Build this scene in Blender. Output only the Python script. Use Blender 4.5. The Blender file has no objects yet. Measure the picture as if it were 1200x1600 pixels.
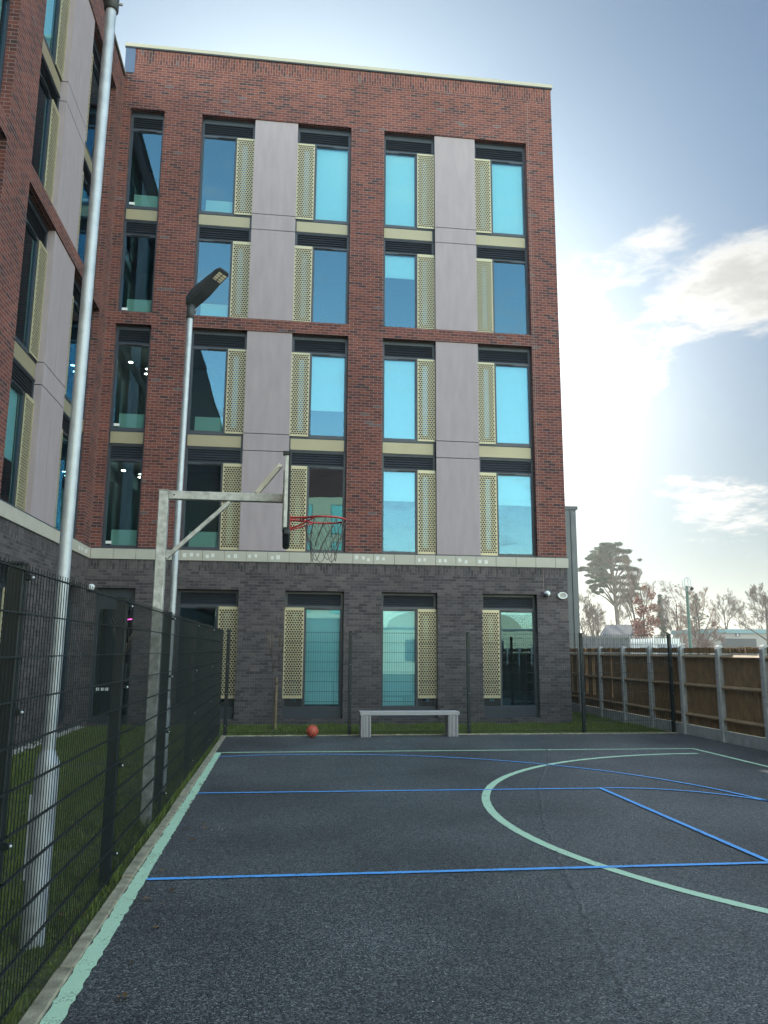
import bpy, math, random
import numpy as np
from mathutils import Vector, Matrix
random.seed(7)
S = bpy.context.scene
COL = S.collection
R = math.radians

# ------------------------------------------------------------------ helpers
class MB:
    """collects faces (with metre UVs) and links them as ONE mesh object"""
    def __init__(s):
        s.v = []; s.f = []; s.m = []; s.sm = []; s.uv = []
    def face(s, pts, mat=0, smooth=False, swap=False):
        i = len(s.v)
        pts = [tuple(p) for p in pts]
        s.v += pts
        s.f.append(list(range(i, i + len(pts)))); s.m.append(mat); s.sm.append(smooth)
        a, b, c = (Vector(pts[k]) for k in (0, 1, 2))
        n = (b - a).cross(c - a)
        ax = max(range(3), key=lambda k: abs(n[k]))
        u, w = ((1, 2), (0, 2), (0, 1))[ax]
        s.uv += [((p[w], p[u]) if swap else (p[u], p[w])) for p in pts]
    def raw(s, verts, faces, mat=0, smooth=False):
        i = len(s.v); s.v += [tuple(p) for p in verts]
        for f in faces:
            s.f.append([i + k for k in f]); s.m.append(mat); s.sm.append(smooth)
            s.uv += [(verts[k][0] + verts[k][1], verts[k][2]) for k in f]
    def box(s, x0, x1, y0, y1, z0, z1, mat=0, bev=0.0, M=None):
        if bev > 0:
            b = bev
            V = []
            for (sx, sy, sz) in [(i, j, k) for i in (0, 1) for j in (0, 1) for k in (0, 1)]:
                X = (x0, x1)[sx]; Y = (y0, y1)[sy]; Z = (z0, z1)[sz]
                dx = b * (1 - 2 * sx); dy = b * (1 - 2 * sy); dz = b * (1 - 2 * sz)
                V.append(((X, Y + dy, Z + dz), (X + dx, Y, Z + dz), (X + dx, Y + dy, Z)))
            g = lambda i, j, k: V[i * 4 + j * 2 + k]
            F = []
            for q in (0, 1):
                F.append([g(q, 0, 0)[0], g(q, 0, 1)[0], g(q, 1, 1)[0], g(q, 1, 0)[0]][::(1 if q == 0 else -1)])
                F.append([g(0, q, 0)[1], g(1, q, 0)[1], g(1, q, 1)[1], g(0, q, 1)[1]][::(1 if q == 0 else -1)])
                F.append([g(0, 0, q)[2], g(0, 1, q)[2], g(1, 1, q)[2], g(1, 0, q)[2]][::(1 if q == 0 else -1)])
            for i in (0, 1):
                for j in (0, 1):
                    F.append([g(i, j, 0)[0], g(i, j, 1)[0], g(i, j, 1)[1], g(i, j, 0)[1]])
                    F.append([g(i, 0, j)[0], g(i, 1, j)[0], g(i, 1, j)[2], g(i, 0, j)[2]])
                    F.append([g(0, i, j)[1], g(1, i, j)[1], g(1, i, j)[2], g(0, i, j)[2]])
            for i in (0, 1):
                for j in (0, 1):
                    for k in (0, 1):
                        F.append(list(g(i, j, k)))
            c = Vector(((x0 + x1) / 2, (y0 + y1) / 2, (z0 + z1) / 2))
            for f in F:
                a, b_, d = Vector(f[0]), Vector(f[1]), Vector(f[2])
                if (b_ - a).cross(d - a).dot(sum((Vector(p) for p in f), Vector()) / len(f) - c) < 0: f.reverse()
                if M: f = [M @ Vector(p) for p in f]
                s.face(f, mat)
            return
        P = [(x0, y0, z0), (x1, y0, z0), (x1, y1, z0), (x0, y1, z0), (x0, y0, z1), (x1, y0, z1), (x1, y1, z1), (x0, y1, z1)]
        if M: P = [M @ Vector(p) for p in P]
        for f in ((0, 3, 2, 1), (4, 5, 6, 7), (0, 1, 5, 4), (1, 2, 6, 5), (2, 3, 7, 6), (3, 0, 4, 7)):
            s.face([P[k] for k in f], mat)
    def tube(s, pts, rad, n=8, mat=0, cap=True, smooth=True, closed=False, phase=0.0):
        pts = [Vector(p) for p in pts]; k = len(pts)
        rad = [rad] * k if isinstance(rad, (int, float)) else rad
        V = []; F = []; up = None
        for i, p in enumerate(pts):
            if closed: d = pts[(i + 1) % k] - pts[i - 1]
            else: d = pts[min(i + 1, k - 1)] - pts[max(i - 1, 0)]
            d.normalize()
            if up is None:
                up = Vector((0, 0, 1)) if abs(d.z) < .9 else Vector((1, 0, 0))
            a = up - d * up.dot(d)
            if a.length < 1e-6: a = d.orthogonal()
            a.normalize(); up = a; b = d.cross(a)
            for j in range(n):
                t = 2 * math.pi * j / n + phase
                V.append(p + (a * math.cos(t) + b * math.sin(t)) * rad[i])
        for i in range(k if closed else k - 1):
            i2 = (i + 1) % k
            for j in range(n):
                F.append((i * n + j, i * n + (j + 1) % n, i2 * n + (j + 1) % n, i2 * n + j))
        s.raw(V, F, mat, smooth)
        if cap and not closed:
            s.raw(V[:n], [tuple(range(n))[::-1]], mat); s.raw(V[-n:], [tuple(range(n))], mat)
    def lathe(s, prof, c, n=20, mat=0, axis='z', smooth=True):
        V = []; F = []
        for (r, h) in prof:
            for j in range(n):
                t = 2 * math.pi * j / n
                a, b = r * math.cos(t), r * math.sin(t)
                V.append(Vector(c) + (Vector((a, b, h)) if axis == 'z' else Vector((a, -h, b)) if axis == 'y' else Vector((h, a, b))))
        for i in range(len(prof) - 1):
            for j in range(n):
                F.append((i * n + j, i * n + (j + 1) % n, (i + 1) * n + (j + 1) % n, (i + 1) * n + j))
        s.raw(V, F, mat, smooth)
    def build(s, name, mats, parent=None, loc=(0, 0, 0), rz=0.0):
        me = bpy.data.meshes.new(name)
        me.from_pydata(s.v, [], s.f)
        me.polygons.foreach_set('material_index', s.m)
        me.polygons.foreach_set('use_smooth', s.sm)
        ul = me.uv_layers.new(name='UVMap')
        ul.data.foreach_set('uv', [c for p in s.uv for c in p])
        for m in (mats if isinstance(mats, (list, tuple)) else [mats]): me.materials.append(m)
        me.update()
        return link(name, me, parent, loc, rz)

def link(name, me, parent=None, loc=(0, 0, 0), rz=0.0):
    o = bpy.data.objects.new(name, me); COL.objects.link(o)
    o.location = loc; o.rotation_euler = (0, 0, rz)
    if parent: o.parent = parent
    return o

def thing(name, label, cat, loc=(0, 0, 0), rz=0.0, group=None):
    o = bpy.data.objects.new(name, None); COL.objects.link(o)
    o.empty_display_size = .2
    o.location = loc; o.rotation_euler = (0, 0, rz)
    o['label'] = label; o['category'] = cat
    if group: o['group'] = group
    return o

def tag(o, label=None, cat=None, group=None, kind=None):
    for k, v in (('label', label), ('category', cat), ('group', group), ('kind', kind)):
        if v: o[k] = v
    return o

def copy_tree(o, parent=None):
    c = o.copy(); COL.objects.link(c)
    if parent: c.parent = parent
    for ch in list(o.children): copy_tree(ch, c)
    return c

# ------------------------------------------------------------------ materials
def mat(name, col=(.5, .5, .5), rough=.6, metal=0.0, spec=.5, var=0.0, vscale=8.0, bump=0.0, bscale=60.0, emit=None):
    m = bpy.data.materials.new(name); m.use_nodes = True
    nt = m.node_tree; N = nt.nodes; L = nt.links
    p = N['Principled BSDF']
    p.inputs['Base Color'].default_value = (*col, 1); p.inputs['Roughness'].default_value = rough
    p.inputs['Metallic'].default_value = metal; p.inputs['Specular IOR Level'].default_value = spec
    if emit:
        p.inputs['Emission Color'].default_value = (*emit[0], 1); p.inputs['Emission Strength'].default_value = emit[1]
    tc = None
    if var or bump:
        tc = N.new('ShaderNodeNewGeometry').outputs['Position']
    if var:
        n = N.new('ShaderNodeTexNoise'); n.inputs['Scale'].default_value = vscale; n.inputs['Detail'].default_value = 6
        L.new(tc, n.inputs['Vector'])
        mr = N.new('ShaderNodeMapRange'); mr.inputs[1].default_value = .25; mr.inputs[2].default_value = .75
        mr.inputs[3].default_value = 1 - var; mr.inputs[4].default_value = 1 + var
        L.new(n.outputs['Fac'], mr.inputs[0])
        mx = N.new('ShaderNodeVectorMath'); mx.operation = 'SCALE'; mx.inputs[0].default_value = col
        L.new(mr.outputs[0], mx.inputs['Scale']); L.new(mx.outputs[0], p.inputs['Base Color'])
        r2 = N.new('ShaderNodeMapRange'); r2.inputs[1].default_value = .2; r2.inputs[2].default_value = .8
        r2.inputs[3].default_value = max(0, rough - .12); r2.inputs[4].default_value = min(1, rough + .12)
        L.new(n.outputs['Fac'], r2.inputs[0]); L.new(r2.outputs[0], p.inputs['Roughness'])
    if bump:
        n = N.new('ShaderNodeTexNoise'); n.inputs['Scale'].default_value = bscale; n.inputs['Detail'].default_value = 4
        L.new(tc, n.inputs['Vector'])
        b = N.new('ShaderNodeBump'); b.inputs['Strength'].default_value = bump; b.inputs['Distance'].default_value = .01
        L.new(n.outputs['Fac'], b.inputs['Height']); L.new(b.outputs[0], p.inputs['Normal'])
    return m

def ramp(N, stops, const=False):
    r = N.new('ShaderNodeValToRGB'); cr = r.color_ramp
    if const: cr.interpolation = 'CONSTANT'
    while len(cr.elements) < len(stops): cr.elements.new(.5)
    for e, (p, c) in zip(cr.elements, stops):
        e.position = p; e.color = (*c, 1)
    return r

def math_node(N, L, op, a, b=None, c=None):
    n = N.new('ShaderNodeMath'); n.operation = op
    for i, x in enumerate((a, b, c)):
        if x is None: continue
        if isinstance(x, (int, float)): n.inputs[i].default_value = x
        else: L.new(x, n.inputs[i])
    return n.outputs[0]

def brick_mat(name, stops, mortar, bw=.217, bh=.0725, mw=.011):
    m = bpy.data.materials.new(name); m.use_nodes = True
    nt = m.node_tree; N = nt.nodes; L = nt.links; p = N['Principled BSDF']
    f = lambda op, a, b=None, c=None: math_node(N, L, op, a, b, c)
    uv = N.new('ShaderNodeUVMap'); sp = N.new('ShaderNodeSeparateXYZ'); L.new(uv.outputs[0], sp.inputs[0])
    v = f('DIVIDE', sp.outputs[1], bh); row = f('FLOOR', v)
    off = f('MULTIPLY', f('FLOORED_MODULO', row, 2.0), .5)
    u = f('ADD', f('DIVIDE', sp.outputs[0], bw), off); colm = f('FLOOR', u)
    fu = f('FRACT', u); fv = f('FRACT', v)
    du = f('MULTIPLY', f('MINIMUM', fu, f('SUBTRACT', 1.0, fu)), bw)
    dv = f('MULTIPLY', f('MINIMUM', fv, f('SUBTRACT', 1.0, fv)), bh)
    d = f('MINIMUM', du, dv)
    mk = N.new('ShaderNodeMapRange'); mk.inputs[1].default_value = mw * .3; mk.inputs[2].default_value = mw * .65; L.new(d, mk.inputs[0])
    cb = N.new('ShaderNodeCombineXYZ'); L.new(colm, cb.inputs[0]); L.new(row, cb.inputs[1])
    wn = N.new('ShaderNodeTexWhiteNoise'); wn.noise_dimensions = '2D'; L.new(cb.outputs[0], wn.inputs['Vector'])
    # batches of darker bricks: low-frequency noise sampled per brick
    bn = N.new('ShaderNodeTexNoise'); bn.noise_dimensions = '2D'; bn.inputs['Scale'].default_value = .16; bn.inputs['Detail'].default_value = 2
    L.new(cb.outputs[0], bn.inputs['Vector'])
    val = f('ADD', f('MULTIPLY', wn.outputs['Value'], .72), f('MULTIPLY', f('SUBTRACT', bn.outputs['Fac'], .3), .6))
    rp = ramp(N, stops, True); L.new(val, rp.inputs[0])
    # blotches inside a brick
    nz = N.new('ShaderNodeTexNoise'); nz.inputs['Scale'].default_value = 22; nz.inputs['Detail'].default_value = 5; L.new(uv.outputs[0], nz.inputs['Vector'])
    mr = N.new('ShaderNodeMapRange'); mr.inputs[1].default_value = .3; mr.inputs[2].default_value = .7; mr.inputs[3].default_value = .72; mr.inputs[4].default_value = 1.25
    L.new(nz.outputs['Fac'], mr.inputs[0])
    big = N.new('ShaderNodeTexNoise'); big.inputs['Scale'].default_value = .9; big.inputs['Detail'].default_value = 3; L.new(uv.outputs[0], big.inputs['Vector'])
    mr2 = N.new('ShaderNodeMapRange'); mr2.inputs[1].default_value = .3; mr2.inputs[2].default_value = .7; mr2.inputs[3].default_value = .85; mr2.inputs[4].default_value = 1.12
    L.new(big.outputs['Fac'], mr2.inputs[0])
    sc = N.new('ShaderNodeVectorMath'); sc.operation = 'SCALE'; L.new(rp.outputs[0], sc.inputs[0]); L.new(f('MULTIPLY', mr.outputs[0], mr2.outputs[0]), sc.inputs['Scale'])
    mo = N.new('ShaderNodeVectorMath'); mo.operation = 'SCALE'; mo.inputs[0].default_value = mortar; L.new(mr2.outputs[0], mo.inputs['Scale'])
    mx = N.new('ShaderNodeMix'); mx.data_type = 'RGBA'; L.new(mk.outputs[0], mx.inputs[0]); L.new(mo.outputs[0], mx.inputs[6]); L.new(sc.outputs[0], mx.inputs[7])
    L.new(mx.outputs[2], p.inputs['Base Color'])
    p.inputs['Roughness'].default_value = .85; p.inputs['Specular IOR Level'].default_value = .3
    h = f('ADD', mk.outputs[0], f('MULTIPLY', nz.outputs['Fac'], .25))
    b = N.new('ShaderNodeBump'); b.inputs['Strength'].default_value = .5; b.inputs['Distance'].default_value = .006
    L.new(h, b.inputs['Height']); L.new(b.outputs[0], p.inputs['Normal'])
    return m

def glass_mat(name, refl=.10, tint=(.60, .84, .84), gl=(.36, .74, 1.0)):
    m = bpy.data.materials.new(name); m.use_nodes = True
    nt = m.node_tree; N = nt.nodes; L = nt.links
    N.remove(N['Principled BSDF']); out = N['Material Output']
    g = N.new('ShaderNodeBsdfGlossy'); g.inputs['Roughness'].default_value = .004; g.inputs['Color'].default_value = (*gl, 1)
    t = N.new('ShaderNodeBsdfTransparent'); t.inputs['Color'].default_value = (*tint, 1)
    lw = N.new('ShaderNodeFresnel'); lw.inputs['IOR'].default_value = 1.5
    f = math_node(N, L, 'ADD', math_node(N, L, 'MULTIPLY', lw.outputs[0], 1 - refl), refl)
    mx = N.new('ShaderNodeMixShader'); L.new(f, mx.inputs[0]); L.new(t.outputs[0], mx.inputs[1]); L.new(g.outputs[0], mx.inputs[2])
    # very faint waviness of float glass
    n = N.new('ShaderNodeTexNoise'); n.inputs['Scale'].default_value = 1.3; n.inputs['Detail'].default_value = 1
    L.new(N.new('ShaderNodeNewGeometry').outputs['Position'], n.inputs['Vector'])
    b = N.new('ShaderNodeBump'); b.inputs['Strength'].default_value = .25; b.inputs['Distance'].default_value = .004
    L.new(n.outputs['Fac'], b.inputs['Height']); L.new(b.outputs[0], g.inputs['Normal'])
    L.new(mx.outputs[0], out.inputs[0])
    return m

M = {}
M['red'] = brick_mat('red brick', [(0, (.062, .030, .031)), (.16, (.105, .036, .032)), (.34, (.155, .047, .037)), (.54, (.185, .058, .043)), (.76, (.125, .043, .040)), (.88, (.125, .090, .092)), (.93, (.055, .036, .038))], (.27, .195, .178))
M['dark'] = brick_mat('dark grey brick', [(0, (.055, .048, .052)), (.25, (.080, .069, .072)), (.5, (.108, .092, .093)), (.72, (.066, .058, .063)), (.9, (.125, .107, .104))], (.128, .112, .112))
M['stone'] = mat('pale cast stone', (.45, .42, .36), .75, var=.07, vscale=3, bump=.15, bscale=120)
M['residue'] = mat('pale label residue', (.66, .66, .63), .7, var=.18, vscale=30)
M['coping'] = mat('cream coated metal', (.43, .39, .30), .45, var=.05, vscale=2)
M['frame'] = mat('anthracite window metal', (.034, .043, .058), .42, var=.08, vscale=5)
M['louvre'] = mat('dark louvre metal', (.017, .021, .029), .5)
M['perf'] = mat('champagne perforated metal', (.47, .41, .265), .42, metal=.2, var=.05, vscale=4)
M['gap'] = mat('black window cavity', (.006, .008, .010), .6)
M['spandrel'] = mat('champagne flat metal', (.335, .285, .18), .45, metal=.25, var=.05, vscale=3)
M['lilac'] = mat('lilac grey fibre cement', (.350, .288, .305), .8, var=.10, vscale=3.0, bump=.08, bscale=40)
_n = M['lilac'].node_tree; _mp = _n.nodes.new('ShaderNodeMapping'); _mp.inputs['Scale'].default_value = (2.2, 2.2, .45)
for _l in list(_n.links):
    if _l.from_node.type == 'NEW_GEOMETRY' and _l.to_node.inputs['Scale'].default_value < 10:
        _t = _l.to_socket; _n.links.new(_l.from_socket, _mp.inputs[0]); _n.links.new(_mp.outputs[0], _t)
M['glass'] = glass_mat('coated window glass')
M['blind'] = mat('pale roller blind', (.62, .74, .74), .9, var=.03, vscale=6)
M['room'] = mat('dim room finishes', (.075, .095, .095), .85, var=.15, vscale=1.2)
M['desk'] = mat('pale desk laminate', (.45, .52, .45), .6)
M['lampon'] = mat('lit downlight', (1, 1, 1), .5, emit=((1, .93, .78), 9))
M['neon'] = mat('pink strip light', (1, .2, .5), .5, emit=((1, .08, .38), 3))
M['orange'] = mat('orange fabric', (.6, .16, .09), .8)
M['sticker'] = mat('white sticker', (.75, .75, .73), .6)
M['seam'] = mat('dark standing seam metal', (.070, .078, .092), .4, metal=.3, var=.06, vscale=1.5)
M['roof'] = mat('grey roof membrane', (.25, .25, .25), .8)
M['galv'] = mat('galvanised steel', (.46, .49, .52), .52, metal=.5, var=.22, vscale=9)
M['galvdull'] = mat('weathered galvanised steel', (.50, .50, .48), .55, metal=.45, var=.38, vscale=16)
M['black'] = mat('black coated metal', (.012, .015, .017), .5, var=.15, vscale=10)
M['mesh'] = mat('dark green powder coat', (.008, .0135, .0145), .5)
M['zinc'] = mat('bright zinc bolt', (.55, .56, .56), .35, metal=.7)
M['lampgrey'] = mat('dark grey lamp casting', (.045, .05, .055), .45, var=.1, vscale=12)
M['led'] = mat('unlit light emitting diodes', (.80, .70, .55), .35)
M['redrim'] = mat('red hoop paint', (.42, .035, .035), .4, var=.15, vscale=25)
M['chain'] = mat('dull chain steel', (.12, .115, .105), .45, metal=.5)
M['kerb'] = mat('old concrete edging', (.30, .265, .185), .9, var=.5, vscale=9, bump=.5, bscale=70)
M['conc'] = mat('grey concrete', (.38, .39, .385), .88, var=.22, vscale=7, bump=.35, bscale=90)
M['woodb'] = mat('brown fence board', (.235, .145, .068), .8, var=.32, vscale=5, bump=.3, bscale=50)
M['woodsun'] = mat('fence board painted sunlit', (.78, .50, .26), .75, var=.2, vscale=5)  # pale orange puts sunlight into the colour of some far boards
M['rail'] = mat('brown fence rail', (.28, .195, .11), .8, var=.25, vscale=6)
M['strip'] = mat('pale bare timber', (.74, .66, .52), .7, var=.12, vscale=8)
M['white'] = mat('white plastic', (.72, .73, .74), .4)
M['bark'] = mat('grey brown bark', (.085, .068, .055), .9, var=.3, vscale=4)
M['twig'] = mat('thin winter twigs', (.14, .105, .085), .9, var=.25, vscale=.6)
M['pinktwig'] = mat('reddish winter twigs', (.21, .125, .095), .9, var=.25, vscale=.6)
M['cream'] = mat('cream render', (.82, .74, .48), .85, var=.06, vscale=.8)

def foliage(name, a, b):
    m = bpy.data.materials.new(name); m.use_nodes = True
    N = m.node_tree.nodes; L = m.node_tree.links; p = N['Principled BSDF']
    g = N.new('ShaderNodeNewGeometry')
    r = ramp(N, [(0, a), (1, b)]); L.new(g.outputs['Random Per Island'], r.inputs[0]); L.new(r.outputs[0], p.inputs['Base Color'])
    p.inputs['Roughness'].default_value = .7; p.inputs['Specular IOR Level'].default_value = .25
    t = N.new('ShaderNodeBsdfTranslucent'); L.new(r.outputs[0], t.inputs[0])
    mx = N.new('ShaderNodeMixShader'); mx.inputs[0].default_value = .35
    L.new(p.outputs[0], mx.inputs[1]); L.new(t.outputs[0], mx.inputs[2]); L.new(mx.outputs[0], N['Material Output'].inputs[0])
    return m
M['grass'] = foliage('lawn grass blades', (.085, .138, .034), (.25, .30, .085))
M['pine'] = foliage('dark pine needles', (.022, .052, .028), (.055, .098, .052))
M['redleaf'] = foliage('russet winter leaves', (.10, .030, .02), (.24, .075, .045))
M['hedge'] = foliage('dull evergreen leaves', (.03, .05, .03), (.08, .10, .06))

def asphalt_mat():
    m = bpy.data.materials.new('court asphalt'); m.use_nodes = True
    N = m.node_tree.nodes; L = m.node_tree.links; p = N['Principled BSDF']
    pos = N.new('ShaderNodeNewGeometry').outputs['Position']
    v = N.new('ShaderNodeTexVoronoi'); v.inputs['Scale'].default_value = 115; L.new(pos, v.inputs['Vector'])
    sp = N.new('ShaderNodeSeparateColor'); L.new(v.outputs['Color'], sp.inputs[0])
    st = ramp(N, [(0, (.013, .014, .016)), (.40, (.040, .044, .046)), (.75, (.088, .094, .094)), (.93, (.165, .165, .158)), (1, (.24, .235, .23))]); L.new(sp.outputs[0], st.inputs[0])
    n1 = N.new('ShaderNodeTexNoise'); n1.inputs['Scale'].default_value = .55; n1.inputs['Detail'].default_value = 5; L.new(pos, n1.inputs['Vector'])
    mr = N.new('ShaderNodeMapRange'); mr.inputs[1].default_value = .3; mr.inputs[2].default_value = .7; mr.inputs[3].default_value = .62; mr.inputs[4].default_value = 1.38; L.new(n1.outputs['Fac'], mr.inputs[0])
    sc = N.new('ShaderNodeVectorMath'); sc.operation = 'SCALE'; L.new(st.outputs[0], sc.inputs[0]); L.new(mr.outputs[0], sc.inputs['Scale'])
    L.new(sc.outputs[0], p.inputs['Base Color'])
    rr = N.new('ShaderNodeMapRange'); rr.inputs[3].default_value = .42; rr.inputs[4].default_value = .8; L.new(sp.outputs[1], rr.inputs[0]); L.new(rr.outputs[0], p.inputs['Roughness'])
    b = N.new('ShaderNodeBump'); b.inputs['Strength'].default_value = .55; b.inputs['Distance'].default_value = .004
    h = math_node(N, L, 'ADD', sp.outputs[2], math_node(N, L, 'MULTIPLY', v.outputs['Distance'], -1.5)); L.new(h, b.inputs['Height']); L.new(b.outputs[0], p.inputs['Normal'])
    return m
M['asphalt'] = asphalt_mat()

def paint_mat(name, col, wear=.5):
    m = bpy.data.materials.new(name); m.use_nodes = True
    N = m.node_tree.nodes; L = m.node_tree.links; p = N['Principled BSDF']
    pos = N.new('ShaderNodeNewGeometry').outputs['Position']
    v = N.new('ShaderNodeTexVoronoi'); v.inputs['Scale'].default_value = 115; L.new(pos, v.inputs['Vector'])
    sp = N.new('ShaderNodeSeparateColor'); L.new(v.outputs['Color'], sp.inputs[0])
    n = N.new('ShaderNodeTexNoise'); n.inputs['Scale'].default_value = 5; n.inputs['Detail'].default_value = 8; L.new(pos, n.inputs['Vector'])
    k = math_node(N, L, 'ADD', math_node(N, L, 'MULTIPLY', sp.outputs[0], .5), math_node(N, L, 'MULTIPLY', n.outputs['Fac'], 1.0))
    mr = N.new('ShaderNodeMapRange'); mr.inputs[1].default_value = .92; mr.inputs[2].default_value = 1.08; mr.inputs[3].default_value = 0; mr.inputs[4].default_value = wear; L.new(k, mr.inputs[0])
    mx = N.new('ShaderNodeMix'); mx.data_type = 'RGBA'; L.new(mr.outputs[0], mx.inputs[0]); mx.inputs[6].default_value = (*col, 1); mx.inputs[7].default_value = (.05, .055, .06, 1)
    mr2 = N.new('ShaderNodeMapRange'); mr2.inputs[3].default_value = .85; mr2.inputs[4].default_value = 1.12; L.new(n.outputs['Fac'], mr2.inputs[0])
    sc = N.new('ShaderNodeVectorMath'); sc.operation = 'SCALE'; L.new(mx.outputs[2], sc.inputs[0]); L.new(mr2.outputs[0], sc.inputs['Scale'])
    L.new(sc.outputs[0], p.inputs['Base Color']); p.inputs['Roughness'].default_value = .62
    b = N.new('ShaderNodeBump'); b.inputs['Strength'].default_value = .35; b.inputs['Distance'].default_value = .003
    L.new(v.outputs['Distance'], b.inputs['Height']); L.new(b.outputs[0], p.inputs['Normal'])
    return m
M['greenpaint'] = paint_mat('mint green court paint', (.50, .72, .50), .65)
M['bluepaint'] = paint_mat('blue court paint', (.11, .40, .86), .6)

def ground_mat():
    m = bpy.data.materials.new('rough ground'); m.use_nodes = True
    N = m.node_tree.nodes; L = m.node_tree.links; p = N['Principled BSDF']
    pos = N.new('ShaderNodeNewGeometry').outputs['Position']
    n = N.new('ShaderNodeTexNoise'); n.inputs['Scale'].default_value = 3; n.inputs['Detail'].default_value = 8; L.new(pos, n.inputs['Vector'])
    r = ramp(N, [(.3, (.05, .042, .028)), (.5, (.07, .085, .03)), (.7, (.10, .11, .045))]); L.new(n.outputs['Fac'], r.inputs[0]); L.new(r.outputs[0], p.inputs['Base Color'])
    p.inputs['Roughness'].default_value = .95
    return m
M['ground'] = ground_mat()

def wood_mat():
    m = bpy.data.materials.new('weathered grey timber'); m.use_nodes = True
    N = m.node_tree.nodes; L = m.node_tree.links; p = N['Principled BSDF']
    g = N.new('ShaderNodeNewGeometry')
    n = N.new('ShaderNodeTexNoise'); n.inputs['Scale'].default_value = 40; n.inputs['Detail'].default_value = 5; L.new(g.outputs['Position'], n.inputs['Vector'])
    k = math_node(N, L, 'ADD', math_node(N, L, 'MULTIPLY', g.outputs['Random Per Island'], .6), math_node(N, L, 'MULTIPLY', n.outputs['Fac'], .4))
    r = ramp(N, [(.1, (.25, .235, .235)), (.9, (.54, .51, .51))]); L.new(k, r.inputs[0]); L.new(r.outputs[0], p.inputs['Base Color'])
    p.inputs['Roughness'].default_value = .75
    return m
M['bench'] = wood_mat()

# ------------------------------------------------------------------ camera (solved from the photograph's vanishing points)
H = 1.75; FPX = 1217.29
yaw, pitch, roll = R(7.2506), R(10.0795), R(.37035)
def cam_rows():
    A = Matrix(((math.cos(yaw), -math.sin(yaw), 0), (math.sin(yaw), math.cos(yaw), 0), (0, 0, 1)))
    B = Matrix(((1, 0, 0), (0, math.cos(pitch), math.sin(pitch)), (0, -math.sin(pitch), math.cos(pitch))))
    C_ = Matrix(((1, 0, 0), (0, 0, -1), (0, 1, 0)))
    D = Matrix(((math.cos(roll), -math.sin(roll), 0), (math.sin(roll), math.cos(roll), 0), (0, 0, 1)))
    return D @ C_ @ B @ A
CR = cam_rows()
cam = bpy.data.cameras.new('camera'); co = bpy.data.objects.new('camera', cam); COL.objects.link(co)
cam.sensor_fit = 'HORIZONTAL'; cam.sensor_width = 36; cam.lens = FPX / 1200 * 36
cam.clip_start = .05; cam.clip_end = 2000
r0, r1, r2 = (Vector(CR[i]) for i in range(3))
mw = Matrix.Identity(4)
for i in range(3):
    mw[i][0] = r0[i]; mw[i][1] = -r1[i]; mw[i][2] = -r2[i]
mw[0][3], mw[1][3], mw[2][3] = 0, 0, H
co.matrix_world = mw
S.camera = co
CRi = CR.inverted()
def ray(px, py): return CRi @ Vector(((px - 600) / FPX, (py - 800) / FPX, 1))
def at(px, py, Y):
    """world point seen at photo pixel (px, py) on the plane Y metres ahead"""
    d = ray(px, py); t = Y / d.y
    return Vector((d.x * t, Y, H + d.z * t))

# ------------------------------------------------------------------ setting: ground, court, markings
YF, XW = 19.4, -4.68          # facade plane, wing plane
XFN, YB = -1.24, 16.85        # mesh fences
mb = MB(); mb.face([(-400, -400, -.03), (400, -400, -.03), (400, 400, -.03), (-400, 400, -.03)])
tag(mb.build('ground', M['ground']), kind='structure')
mb = MB()
xs = [-1.1 + 9.8 * i / 24 for i in range(25)]; ys = [-9 + 25.72 * i / 60 for i in range(61)]
mb.face([(-1.1, -9, 0), (8.75, -9, 0), (8.75, 16.72, 0), (-1.1, 16.72, 0)])
tag(mb.build('court', M['asphalt']), kind='structure')

# raised seam of the two asphalt passes (a slightly proud ragged ridge)
rs = random.Random(3)
def ribbon(mb, pts, w, z, edge=0.0, r=rs, closed=False):
    L_, R_ = [], []
    for i, p in enumerate(pts):
        a = pts[max(i - 1, 0)]; b = pts[min(i + 1, len(pts) - 1)]
        d = Vector((b[0] - a[0], b[1] - a[1])).normalized(); n = Vector((-d.y, d.x))
        e1 = edge * r.uniform(-1, 1); e2 = edge * r.uniform(-1, 1)
        L_.append((p[0] + n.x * (w / 2 + e1), p[1] + n.y * (w / 2 + e1), z)); R_.append((p[0] - n.x * (w / 2 + e2), p[1] - n.y * (w / 2 + e2), z))
    for i in range(len(pts) - 1):
        mb.face([R_[i], R_[i + 1], L_[i + 1], L_[i]])
def line(a, b, step=.05):
    n = max(2, int(math.hypot(b[0] - a[0], b[1] - a[1]) / step))
    return [(a[0] + (b[0] - a[0]) * i / n, a[1] + (b[1] - a[1]) * i / n) for i in range(n + 1)]
def arc(c, r, a0, a1, n=160):
    return [(c[0] + r * math.cos(R(a0 + (a1 - a0) * i / n)), c[1] + r * math.sin(R(a0 + (a1 - a0) * i / n))) for i in range(n + 1)]
ZG, ZB = .004, .008
g_ = MB()
ribbon(g_, line((-1.04, -8), (-1.04, 14.17)), .10, ZG, .008)
ribbon(g_, line((-.985, 14.17), (7.60, 14.08)), .075, ZG, .003)
ribbon(g_, line((7.57, 14.03), (7.57, -8)), .075, ZG, .004)
tag(g_.build('court_marking', M['greenpaint']), 'mint green boundary line painted along the left, far and right edges of the court', kind='structure')
g2 = MB(); ribbon(g2, arc((7.343, 8.402), 5.01, 90.5, 269.5, 220), .10, ZG + .0005, .003)
tag(g2.build('court_marking', M['greenpaint']), kind='structure')
b_ = MB()
ribbon(b_, line((-.985, 6.575), (4.12, 6.53)), .058, ZB, .004)
ribbon(b_, line((-.985, 10.26), (4.12, 10.15)), .055, ZB, .003)
ribbon(b_, line((4.15, 10.18), (4.15, 6.50)), .058, ZB + .002, .003)
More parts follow.
